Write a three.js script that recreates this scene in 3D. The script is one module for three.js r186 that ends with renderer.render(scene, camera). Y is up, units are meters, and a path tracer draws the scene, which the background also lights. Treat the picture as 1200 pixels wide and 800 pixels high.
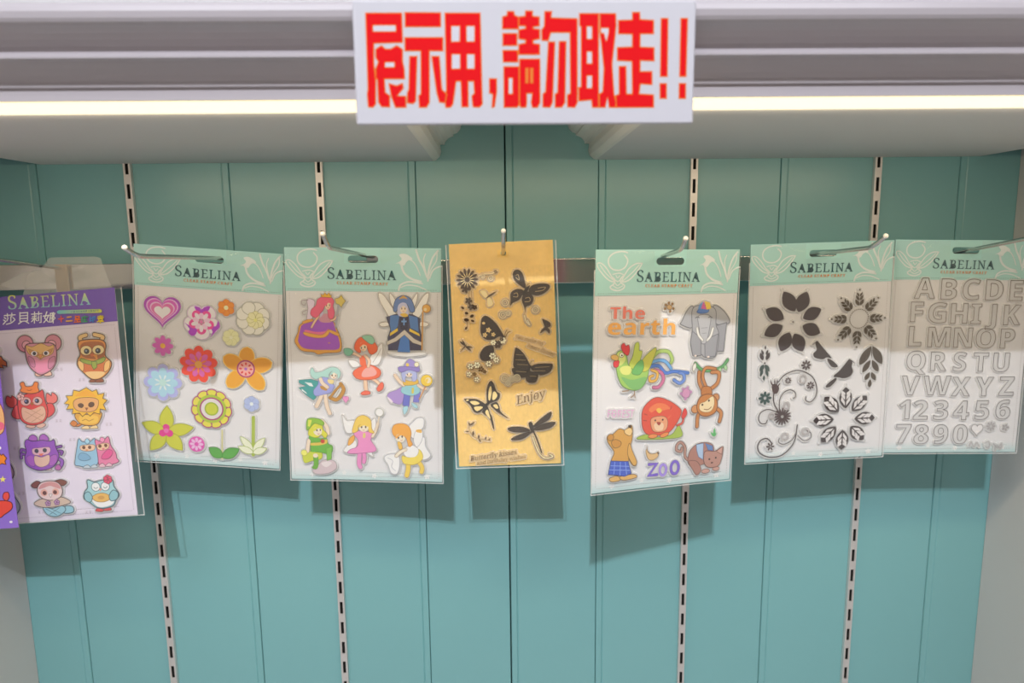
import * as THREE from 'three';
import { mergeGeometries } from 'three/addons/utils/BufferGeometryUtils.js';
import { RoundedBoxGeometry } from 'three/addons/geometries/RoundedBoxGeometry.js';
import { FontLoader } from 'three/addons/loaders/FontLoader.js';
import { RectAreaLightUniformsLib } from 'three/addons/lights/RectAreaLightUniformsLib.js';

// ---------------------------------------------------------------- camera, light, exposure
const scene = new THREE.Scene();
scene.background = new THREE.Color(0x000000);
const camera = new THREE.PerspectiveCamera(2 * Math.atan(400 / 800) * 180 / Math.PI, 1.5, 0.05, 20);
camera.position.set(-0.0185, 0, 0.85);
camera.rotation.set(-0.1477, -0.0248, -0.0117, 'YXZ');
camera.focus = 0.74;
camera.userData.fStop = 5.6;
const renderer = new THREE.WebGLRenderer({ antialias: true });
renderer.toneMapping = THREE.LinearToneMapping;
renderer.toneMappingExposure = 1.0;
renderer.shadowMap.enabled = true;
RectAreaLightUniformsLib.init();
const LIGHT = {
  spot: { at: [-0.186, 1.506, 2.095], aim: [-0.05, -0.42, 0], power: 12.3, angle: 0.40, penumbra: 0.9, color: [0.87, 0.93, 1.0] },
  strip: { power: 14, color: [1, 0.80, 0.54], glow: [1.5, 1.24, 0.68] },
  ceiling: { power: 6.5, color: [0.90, 0.94, 1.0], glow: [1.6, 1.62, 1.7] },  // unseen panels added as ambient fill
};

// ---------------------------------------------------------------- helpers
let seed = 7;
const rnd = () => { seed = (seed * 1664525 + 1013904223) >>> 0; return seed / 4294967296; };
const used = new Map();
function numbered(name) {
  const n = used.get(name) ?? 0; used.set(name, n + 1);
  return n ? name + '_' + String(n).padStart(3, '0') : name;
}
function shade(o) { o.traverse((m) => { if (m.isMesh) { m.castShadow = true; m.receiveShadow = true; } }); return o; }
function thing(name, label, category, at = [0, 0, 0], group) {
  const o = new THREE.Group(); o.name = numbered(name); o.position.set(...at);
  o.userData = { label, category }; if (group) o.userData.group = group;
  scene.add(o); return o;
}
function part(name, geometry, material, parent, label) {
  const m = new THREE.Mesh(geometry, material); m.name = name; m.castShadow = m.receiveShadow = true;
  if (label) m.userData.label = label;
  parent.add(m); return m;
}
function struct(name, geometry, material, label) {
  const m = part(name, geometry, material, scene); m.userData = { kind: 'structure' };
  if (label) m.userData.label = label; return m;
}
function box(x0, x1, y0, y1, z0, z1) {
  const g = new THREE.BoxGeometry(x1 - x0, y1 - y0, z1 - z0); g.translate((x0 + x1) / 2, (y0 + y1) / 2, (z0 + z1) / 2); return g;
}
function rbox(x0, x1, y0, y1, z0, z1, r = 0.001) {
  const g = new RoundedBoxGeometry(x1 - x0, y1 - y0, z1 - z0, 2, r); g.translate((x0 + x1) / 2, (y0 + y1) / 2, (z0 + z1) / 2); return g;
}
const lin = (r, g, b) => new THREE.Color().setRGB(r, g, b);
const std = (o) => new THREE.MeshStandardMaterial(o);
const phys = (o) => new THREE.MeshPhysicalMaterial(o);
function noiseTexture(n, amount, size, mid = 0.5) {              // soft grain of several sizes, grey
  const d = new Uint8Array(n * n * 4), g = [];
  for (const k of [8, 32, n]) { const a = new Float32Array(k * k); for (let i = 0; i < a.length; i++) a[i] = rnd() - 0.5; g.push([k, a]); }
  const at = ([k, a], u, v) => { const x = u * k, y = v * k, x0 = Math.floor(x), y0 = Math.floor(y), f = x - x0, h = y - y0, p = (i, j) => a[((j + k) % k) * k + ((i + k) % k)];
    return (p(x0, y0) * (1 - f) + p(x0 + 1, y0) * f) * (1 - h) + (p(x0, y0 + 1) * (1 - f) + p(x0 + 1, y0 + 1) * f) * h; };
  for (let y = 0; y < n; y++) for (let x = 0; x < n; x++) {
    const s = at(g[0], x / n, y / n) + 0.6 * at(g[1], x / n, y / n) + 0.4 * at(g[2], x / n, y / n), v = Math.max(0, Math.min(255, 255 * (mid + amount * s)));
    d.set([v, v, v, 255], (y * n + x) * 4);
  }
  const t = new THREE.DataTexture(d, n, n); t.magFilter = THREE.LinearFilter; t.wrapS = t.wrapT = THREE.RepeatWrapping; t.repeat.set(size, size); t.needsUpdate = true; return t;
}

const M = {
  teal: phys({ color: lin(0.222, 0.495, 0.508), roughness: 0.45, clearcoat: 0.8, clearcoatRoughness: 0.25, bumpMap: noiseTexture(128, 0.5, 3), bumpScale: 0.0002 }),
  gap: std({ color: lin(0.06, 0.14, 0.14), roughness: 0.9 }),
  white: std({ color: lin(0.72, 0.70, 0.69), roughness: 0.55, bumpMap: noiseTexture(128, 0.5, 4), bumpScale: 0.00008 }),
  panel: std({ color: lin(0.66, 0.64, 0.63), roughness: 0.6, bumpMap: noiseTexture(128, 0.5, 4), bumpScale: 0.0001 }),
  trim: std({ color: lin(0.84, 0.82, 0.77), roughness: 0.5 }),  // side moulding only: strip light on it painted in as a lighter cream
  moulding: phys({ color: lin(0.58, 0.52, 0.55), roughness: 0.35, clearcoat: 0.3, clearcoatRoughness: 0.2 }),
  upright: std({ color: lin(0.80, 0.76, 0.74), roughness: 0.38, metalness: 0.55 }),
  dark: std({ color: lin(0.012, 0.010, 0.009), roughness: 0.8 }),  // shade inside the upright slots, painted near black
  steel: std({ color: lin(0.72, 0.70, 0.67), roughness: 0.16, metalness: 1 }),
  wire: std({ color: lin(0.62, 0.61, 0.60), roughness: 0.24, metalness: 1 }),
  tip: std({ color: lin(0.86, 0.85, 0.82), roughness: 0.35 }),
  tan: std({ color: lin(0.50, 0.34, 0.18), roughness: 0.5, metalness: 0.3 }),
  paper: std({ color: lin(0.80, 0.80, 0.81), roughness: 0.7, bumpMap: noiseTexture(64, 0.4, 40), bumpScale: 0.00003 }),
  ink: std({ color: 0xffffff, roughness: 0.45, vertexColors: true }),
  gel: phys({ color: lin(0.99, 0.99, 0.99), roughness: 0.3, transmission: 0.84, specularIntensity: 0.7, ior: 1.45, thickness: 0 }),
  gelWhite: phys({ color: lin(0.97, 0.97, 0.97), roughness: 0.3, transmission: 0.6, specularIntensity: 0.7, ior: 1.45, thickness: 0 }),
  sleeve: phys({ color: lin(0.99, 0.99, 0.99), roughness: 0.08, transmission: 0.955, ior: 1.45, thickness: 0 }),
  seam: phys({ color: lin(0.92, 0.93, 0.93), roughness: 0.22, transmission: 0.62, ior: 1.45, thickness: 0 }),
  flap: phys({ color: lin(0.95, 0.95, 0.94), roughness: 0.2, transmission: 0.86, ior: 1.45, thickness: 0 }),
  board: std({ color: lin(0.68, 0.65, 0.70), roughness: 0.7 }),
  print: phys({ color: 0xffffff, roughness: 0.85, specularIntensity: 0.25, vertexColors: true }),
};

// ---------------------------------------------------------------- the room
const FLOOR = -1.35, CEIL = 1.75, RX = 2.2, RZ = 3.2;
const floorMat = std({ color: lin(0.82, 0.80, 0.79), roughness: 0.3 });
struct('floor', box(-RX, RX, FLOOR - 0.1, FLOOR, -0.2, RZ + 0.1), floorMat);
struct('ceiling', box(-RX, RX, CEIL, CEIL + 0.1, -0.2, RZ + 0.1), M.white);
struct('wall_left', box(-RX - 0.1, -RX, FLOOR, CEIL, -0.2, RZ + 0.1), M.white);
struct('wall_right', box(RX, RX + 0.1, FLOOR, CEIL, -0.2, RZ + 0.1), M.white);
const front = struct('wall_front', box(-RX, RX, FLOOR, CEIL, RZ, RZ + 0.1), std({ color: lin(0.62, 0.55, 0.48), roughness: 0.8 }));
part('panel', box(-2.1, -0.25, -1.1, 0.8, RZ - 0.03, RZ), std({ color: lin(0.70, 0.64, 0.56), roughness: 0.8 }), front);  // pale panel added so the steel bar has something bright to reflect
part('panel', box(0.18, 0.42, -1.1, 0.8, RZ - 0.03, RZ), std({ color: lin(0.52, 0.20, 0.22), roughness: 0.8 }), front);  // added unseen, gives the bar its rose reflection
part('panel', box(0.44, 1.6, -1.1, 0.8, RZ - 0.03, RZ), std({ color: lin(0.17, 0.15, 0.07), roughness: 0.8 }), front);  // added unseen, gives the bar its olive reflection

// the teal board wall: vertical boards with a narrow bead beside each joint
const NX = 0.633, WB = -0.95, WT = 0.62, SX = -0.0035;
const back = struct('wall_back', box(-RX, RX, FLOOR, CEIL, -0.12, -0.02), M.gap);
part('panel', box(-RX, -NX - 0.03, FLOOR, CEIL, -0.02, 0.0), M.panel, back);
part('panel', box(NX + 0.03, RX, FLOOR, CEIL, -0.02, 0.0), M.panel, back);
part('panel', box(-NX - 0.03, NX + 0.03, FLOOR, WB, -0.02, 0.0), M.panel, back);
part('panel', box(-NX - 0.03, NX + 0.03, WT, CEIL, -0.02, 0.0), M.panel, back);
function boardGeometry(x0, x1, beadLeft, beadRight) {          // a board with a bead cut along one or both edges, seen from above
  const c = 0.0006, s = new THREE.Shape(), B = 0.0085, d = 0.0009;
  s.moveTo(x0, -0.016); s.lineTo(x0, -c); s.lineTo(x0 + c, beadLeft ? 0.0007 : 0);
  if (beadLeft) { s.lineTo(x0 + B - 0.0011, 0.0007); s.lineTo(x0 + B, -d); s.lineTo(x0 + B + 0.0012, 0); }
  if (beadRight) { s.lineTo(x1 - B - 0.0012, 0); s.lineTo(x1 - B, -d); s.lineTo(x1 - B + 0.0011, 0.0007); }
  s.lineTo(x1 - c, beadRight ? 0.0007 : 0); s.lineTo(x1, -c); s.lineTo(x1, -0.016);
  const g = new THREE.ExtrudeGeometry(s, { depth: WT - WB, bevelEnabled: false });
  g.rotateX(-Math.PI / 2); g.translate(0, WB, 0);                  // shape y -> -z, depth -> y
  const p = g.attributes.position; for (let i = 0; i < p.count; i++) p.setZ(i, -p.getZ(i));
  const ix = g.index; if (ix) { const a = ix.array; for (let i = 0; i < a.length; i += 3) { const t = a[i]; a[i] = a[i + 1]; a[i + 1] = t; } }
  else for (const k of ['position', 'uv']) { const a = g.attributes[k], n = a.itemSize; for (let i = 0; i < a.count; i += 3) for (let j = 0; j < n; j++) { const t = a.array[i * n + j]; a.array[i * n + j] = a.array[(i + 1) * n + j]; a.array[(i + 1) * n + j] = t; } }
  g.computeVertexNormals(); return g;
}
const joints = [-NX - 0.001, -0.5625, -0.3355, -0.112, SX, 0.1105, 0.335, 0.5585, NX + 0.001], G = [0, 0.0003, 0.0003, 0.0003, 0.0008, 0.0003, 0.0003, 0.0003, 0];
for (let i = 0; i < 8; i++) {
  const x0 = joints[i] + G[i], x1 = joints[i + 1] - G[i + 1];
  part('plank', boardGeometry(x0, x1, i >= 4, i < 3), M.teal, back);
}
// white cheeks of the bay
struct('wall_left_bay', rbox(-NX - 0.03, -NX, FLOOR + 0.02, CEIL - 0.02, 0.0, 0.44, 0.001), M.panel, 'white side panel of the display bay on the left');
struct('wall_right_bay', rbox(NX, NX + 0.03, FLOOR + 0.02, CEIL - 0.02, 0.0, 0.44, 0.001), M.panel, 'white side panel of the display bay on the right');

// ---------------------------------------------------------------- canopy with moulded front
const SY = 0.095, profileFront = [[0.3650, 0.0950], [0.3680, 0.0950], [0.3680, 0.1028], [0.3702, 0.1032], [0.3712, 0.1065], [0.3738, 0.1097], [0.3775, 0.1131], [0.3808, 0.1155], [0.3822, 0.1167], [0.3852, 0.1167], [0.3868, 0.1176], [0.3868, 0.1192], [0.3852, 0.1209], [0.3842, 0.1219], [0.3852, 0.1248], [0.3880, 0.1282], [0.3920, 0.1311], [0.3966, 0.1333], [0.3985, 0.1340], [0.4005, 0.1352], [0.4018, 0.1372], [0.4026, 0.1409], [0.4016, 0.1442], [0.3990, 0.1470], [0.3650, 0.1470]];
const profileSide = [[0, 0], [0.003, 0.001], [0.0075, 0.005], [0.0095, 0.011], [0.0085, 0.0172], [0.0085, 0.0190], [0.0135, 0.0190], [0.0145, 0.0220], [0.0180, 0.0262], [0.0235, 0.0285], [0.0245, 0.0285], [0.0245, 0.0310], [0.0290, 0.0325], [0.0330, 0.0370], [0.0345, 0.0430], [0.0345, 0.065], [0, 0.065]];
function swept(points, x0, x1) {                                  // a moulding run along x from its section (z, y)
  const s = new THREE.Shape(points.map(([z, y]) => new THREE.Vector2(-z, y)));
  const g = new THREE.ExtrudeGeometry(s, { depth: x1 - x0, bevelEnabled: false }); g.rotateY(Math.PI / 2); g.translate(x0, 0, 0);
  return g;
}
{
  const t = thing('display_canopy', 'white canopy with a moulded front edge along the top of the teal bay', 'canopy');
  part('cornice', swept(profileFront, -0.557, 0.582), M.moulding, t);
  for (const [x0, x1, inner, dir] of [[-0.557, -0.0895, -0.0895, 1], [0.107, 0.582, 0.107, -1]]) {
    part('soffit_board', rbox(x0, x1, SY, 0.125, 0.0004, 0.325, 0.0008), M.white, t);
    part('fascia', box(x0, x1, 0.1255, 0.155, 0.0004, 0.364), M.white, t);
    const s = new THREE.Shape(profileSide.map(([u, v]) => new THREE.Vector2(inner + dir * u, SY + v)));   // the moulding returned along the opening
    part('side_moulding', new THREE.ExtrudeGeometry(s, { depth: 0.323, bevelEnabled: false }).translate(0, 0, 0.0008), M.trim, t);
  }
}
struct('trim_1', box(-NX, NX, 0.1480, CEIL - 0.001, 0.30, 0.36), M.panel, 'white panel above the canopy');

const glow = std({ color: lin(0.9, 0.86, 0.75), roughness: 0.5, emissive: lin(...LIGHT.strip.glow), emissiveIntensity: 1 });
function strip(x0, x1, label) {
  const t = thing('light_strip', label, 'light strip');
  part('channel', rbox(x0, x1, SY + 0.0015, SY + 0.012, 0.3255, 0.3645, 0.0006), M.tip, t);
  part('diffuser', rbox(x0 + 0.001, x1 - 0.001, SY - 0.0012, SY + 0.0018, 0.3275, 0.3638, 0.0006), glow, t);
  const l = new THREE.RectAreaLight(lin(...LIGHT.strip.color), LIGHT.strip.power, x1 - x0 - 0.004, 0.034);
  l.position.set((x0 + x1) / 2, SY - 0.0020, 0.346); l.rotation.x = -Math.PI / 2; l.castShadow = true; t.add(l);
  const b = new THREE.RectAreaLight(lin(...LIGHT.strip.color), LIGHT.strip.power * 4, x1 - x0 - 0.004, 0.002);     // the side of the diffuser that faces the boards
  b.position.set((x0 + x1) / 2, SY - 0.0012, 0.3270); b.castShadow = true; t.add(b);
}
strip(-0.553, 0.578, 'glowing warm light strip along the front edge of the canopy, crossed by the sign');

// spot lamp of the shop, then unseen ceiling panels added as fill
{
  const t = thing('spot_lamp', 'white spot lamp hanging from the ceiling facing the display', 'lamp', LIGHT.spot.at);
  const aim = new THREE.Vector3(...LIGHT.spot.aim), q = new THREE.Quaternion().setFromUnitVectors(new THREE.Vector3(0, -1, 0), aim.clone().sub(t.position).normalize());
  const can = new THREE.LatheGeometry([[0.001, 0.11], [0.03, 0.11], [0.036, 0.10], [0.036, 0.012], [0.033, 0.012], [0.033, 0.02], [0.001, 0.02]].map(([x, y]) => new THREE.Vector2(x, y)), 32);
  part('can', can, M.tip, t).quaternion.copy(q);
  part('lens', new THREE.CylinderGeometry(0.031, 0.031, 0.003, 32).translate(0, 0.018, 0), std({ color: 0xffffff, emissive: lin(3, 2.9, 2.8), emissiveIntensity: 1 }), t).quaternion.copy(q);
  const up = new THREE.Vector3(0, 0.06, 0).applyQuaternion(q);
  part('stem', new THREE.CylinderGeometry(0.006, 0.006, CEIL - LIGHT.spot.at[1] - up.y, 12).translate(up.x, (CEIL - LIGHT.spot.at[1] + up.y) / 2, up.z), M.tip, t);
  const l = new THREE.SpotLight(lin(...LIGHT.spot.color), LIGHT.spot.power, 0, LIGHT.spot.angle, LIGHT.spot.penumbra, 2);
  l.position.set(0, 0, 0); l.castShadow = true; l.shadow.radius = 0.8; l.shadow.mapSize.set(2048, 2048); t.add(l, l.target); l.target.position.copy(aim.clone().sub(t.position));
}
const panelGlow = std({ color: 0xffffff, emissive: lin(...LIGHT.ceiling.glow), emissiveIntensity: 1 });
for (const [x, z, label] of [[-1.0, 2.0, 'unseen square panel added on the ceiling as fill light, left of the aisle'], [1.0, 2.0, 'unseen square panel added on the ceiling as fill light, right of the aisle']]) {
  const t = thing('ceiling_light', label, 'added fill light', [x, CEIL, z]);
  part('frame', rbox(-0.42, 0.42, -0.02, 0, -0.42, 0.42, 0.004), M.tip, t);
  part('diffuser', box(-0.39, 0.39, -0.023, -0.019, -0.39, 0.39), panelGlow, t);
  const l = new THREE.RectAreaLight(lin(...LIGHT.ceiling.color), LIGHT.ceiling.power, 0.78, 0.78);  // added fill for the whole room
  l.position.set(0, -0.026, 0); l.rotation.x = -Math.PI / 2; l.castShadow = true; t.add(l);
}

// ---------------------------------------------------------------- slotted uprights and crossbar
const PITCH = 0.0284, U0 = 0.0707;
{
  const plate = new THREE.Shape(); const W = 0.0043, T = 0.30, B = -0.90;
  plate.moveTo(-W, B); plate.lineTo(W, B); plate.lineTo(W, T); plate.lineTo(-W, T);
  for (let k = -8; k < 34; k++) {
    const y = U0 - PITCH * k, h = new THREE.Path();
    if (y > T - 0.01 || y - 0.0168 < B + 0.005) continue;
    h.moveTo(-0.0019, y); h.lineTo(0.0019, y); h.lineTo(0.0019, y - 0.0168); h.lineTo(-0.0019, y - 0.0168); plate.holes.push(h);
  }
  const face = new THREE.ExtrudeGeometry(plate, { depth: 0.0012, bevelEnabled: false }).translate(0, 0, 0.0042);
  const sides = mergeGeometries([box(-W, -W + 0.001, B, T, 0.0003, 0.0042), box(W - 0.001, W, B, T, 0.0003, 0.0042)]);
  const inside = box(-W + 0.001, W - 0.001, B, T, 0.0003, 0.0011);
  const where = ['leftmost slotted metal upright, above and below the flower stamp pack', 'slotted metal upright behind the fairy stamp pack', 'slotted metal upright behind the animal stamp pack', 'rightmost slotted metal upright, behind the dark flower and snowflake pack'];
  [-2, -1, 1, 2].forEach((k, i) => {
    const t = thing('slotted_upright', where[i], 'upright', [k * 0.2267, 0, 0], 'slotted uprights on the teal wall');
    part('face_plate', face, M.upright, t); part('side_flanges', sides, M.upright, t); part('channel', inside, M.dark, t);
  });
  const bar = thing('crossbar', 'polished flat steel bar running behind all the hanging packs', 'bar', [0, -0.0368, 0]);
  part('rail', rbox(-0.625, 0.625, -0.0148, 0.0148, 0.026, 0.04, 0.0012), M.steel, bar);
  for (const k of [-2, -1, 1, 2]) part('bracket', rbox(k * 0.2267 - 0.003, k * 0.2267 + 0.003, -0.010, 0.010, 0.0056, 0.0262, 0.0008), M.steel, bar);
}

// ---------------------------------------------------------------- hooks
function hook(points, label, brackets = M.steel) {
  const t = thing('display_hook', label, 'hook', points[0], 'wire hooks on the crossbar');
  const rel = points.map((p) => new THREE.Vector3(p[0] - points[0][0], p[1] - points[0][1], p[2] - points[0][2]));
  const path = new THREE.CurvePath(), r = 0.0095;
  for (let i = 0; i < rel.length - 1; i++) {                    // straight runs with a rounded bend between them
    const d = rel[i + 1].clone().sub(rel[i]).normalize(), a = rel[i].clone().addScaledVector(d, i ? r : 0), b = rel[i + 1].clone().addScaledVector(d, i < rel.length - 2 ? -r : 0);
    if (i) path.add(new THREE.QuadraticBezierCurve3(rel[i].clone().addScaledVector(rel[i].clone().sub(rel[i - 1]).normalize(), -r), rel[i], a));
    path.add(new THREE.LineCurve3(a, b));
  }
  path.arcLengthDivisions = 400;
  part('rod', new THREE.TubeGeometry(path, 120, 0.0021, 12), M.wire, t);
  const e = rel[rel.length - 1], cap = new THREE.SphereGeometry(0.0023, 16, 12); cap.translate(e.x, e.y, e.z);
  part('tip', cap, M.tip, t, 'rounded rod end, whitened for the light it catches');  // gleam on the wire end painted as a pale cap
  part('bracket', rbox(-0.007, 0.007, -0.034, 0.004, -0.0042, -0.0008, 0.0008), brackets, t);
  part('bracket_lip', rbox(-0.007, 0.007, 0.0016, 0.0044, -0.0205, -0.0010, 0.0006), brackets, t);
}
hook([[-0.5187, -0.0264, 0.0460], [-0.5217, -0.0095, 0.1700], [-0.5320, 0.0085, 0.1850]], 'wire hook holding the purple headed owl pack', M.tan);
hook([[-0.3216, -0.0176, 0.0460], [-0.3248, -0.0100, 0.2520], [-0.3279, -0.0026, 0.2640]], 'wire hook holding the bright flower stamp pack');
hook([[-0.1602, -0.0177, 0.0460], [-0.1638, -0.0048, 0.2400], [-0.1654, 0.0069, 0.2520]], 'wire hook holding the fairy stamp pack');
hook([[-0.0082, -0.0215, 0.0460], [-0.0094, -0.0055, 0.2000], [-0.0094, 0.0082, 0.2150]], 'wire hook holding the kraft yellow butterfly pack');
hook([[0.1538, -0.0300, 0.0460], [0.1496, -0.0101, 0.2380], [0.1506, -0.0007, 0.2460]], 'wire hook holding the animal stamp pack');
hook([[0.3381, -0.0232, 0.0460], [0.3344, -0.0110, 0.2160], [0.3380, -0.0005, 0.2310]], 'wire hook holding the snowflake and bird stamp pack');
hook([[0.5154, -0.0242, 0.0460], [0.5114, -0.0011, 0.2000], [0.5103, 0.0091, 0.2150]], 'wire hook holding the alphabet stamp pack');
const CAPTIONS = [[9.1, 85.1], [33.0, 98.4], [2.0, 141.9], [58.7, 149.9], [15.2, 164.0], [41.9, 197.6], [-49.0, 168.8], [-29.7, 242.7], [-49.8, 220.0], [24.0, 246.5]];


// ---------------------------------------------------------------- sheet art
// Drawings are in millimetres on the sheet, x to the right and y down from the middle of its top edge.
const POSE = {
  flowers: { w: 0.164, h: 0.2487, at: [-0.3340, -0.0059, 0.0786], turn: [0.0177, -0.0113, -0.0821] },
  fairies: { w: 0.174, h: 0.264, at: [-0.1630, -0.0066, 0.0894], turn: [-0.0222, -0.0754, -0.0180] },
  butterfly: { w: 0.111, h: 0.241, at: [-0.0112, -0.0021, 0.1147], turn: [-0.0743, -0.0563, 0.0323] },
  zoo: { w: 0.162, h: 0.248, at: [0.1592, -0.0115, 0.1596], turn: [0.0103, 0.2595, -0.0138] },
  snow: { w: 0.163, h: 0.248, at: [0.3433, -0.0067, 0.1008], turn: [0.0171, 0.0482, 0.0187] },
  alpha: { w: 0.162, h: 0.246, at: [0.5143, -0.0061, 0.0850], turn: [-0.0198, 0.0073, -0.0184] },
  owl: { w: 0.168, h: 0.253, at: [-0.5194, -0.0527, 0.0826], turn: [-0.1061, -0.0596, 0.0719] },
  sign: { w: 0.2116, h: 0.0733, at: [0.0030, 0.1450, 0.4062], turn: [0.0000, 0.0000, -0.0030] },
  leaflet: { w: 0.1, h: 0.2, at: [-0.6003, -0.1069, 0.1120], turn: [-0.0900, -0.0600, 0.0674] },
};

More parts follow.
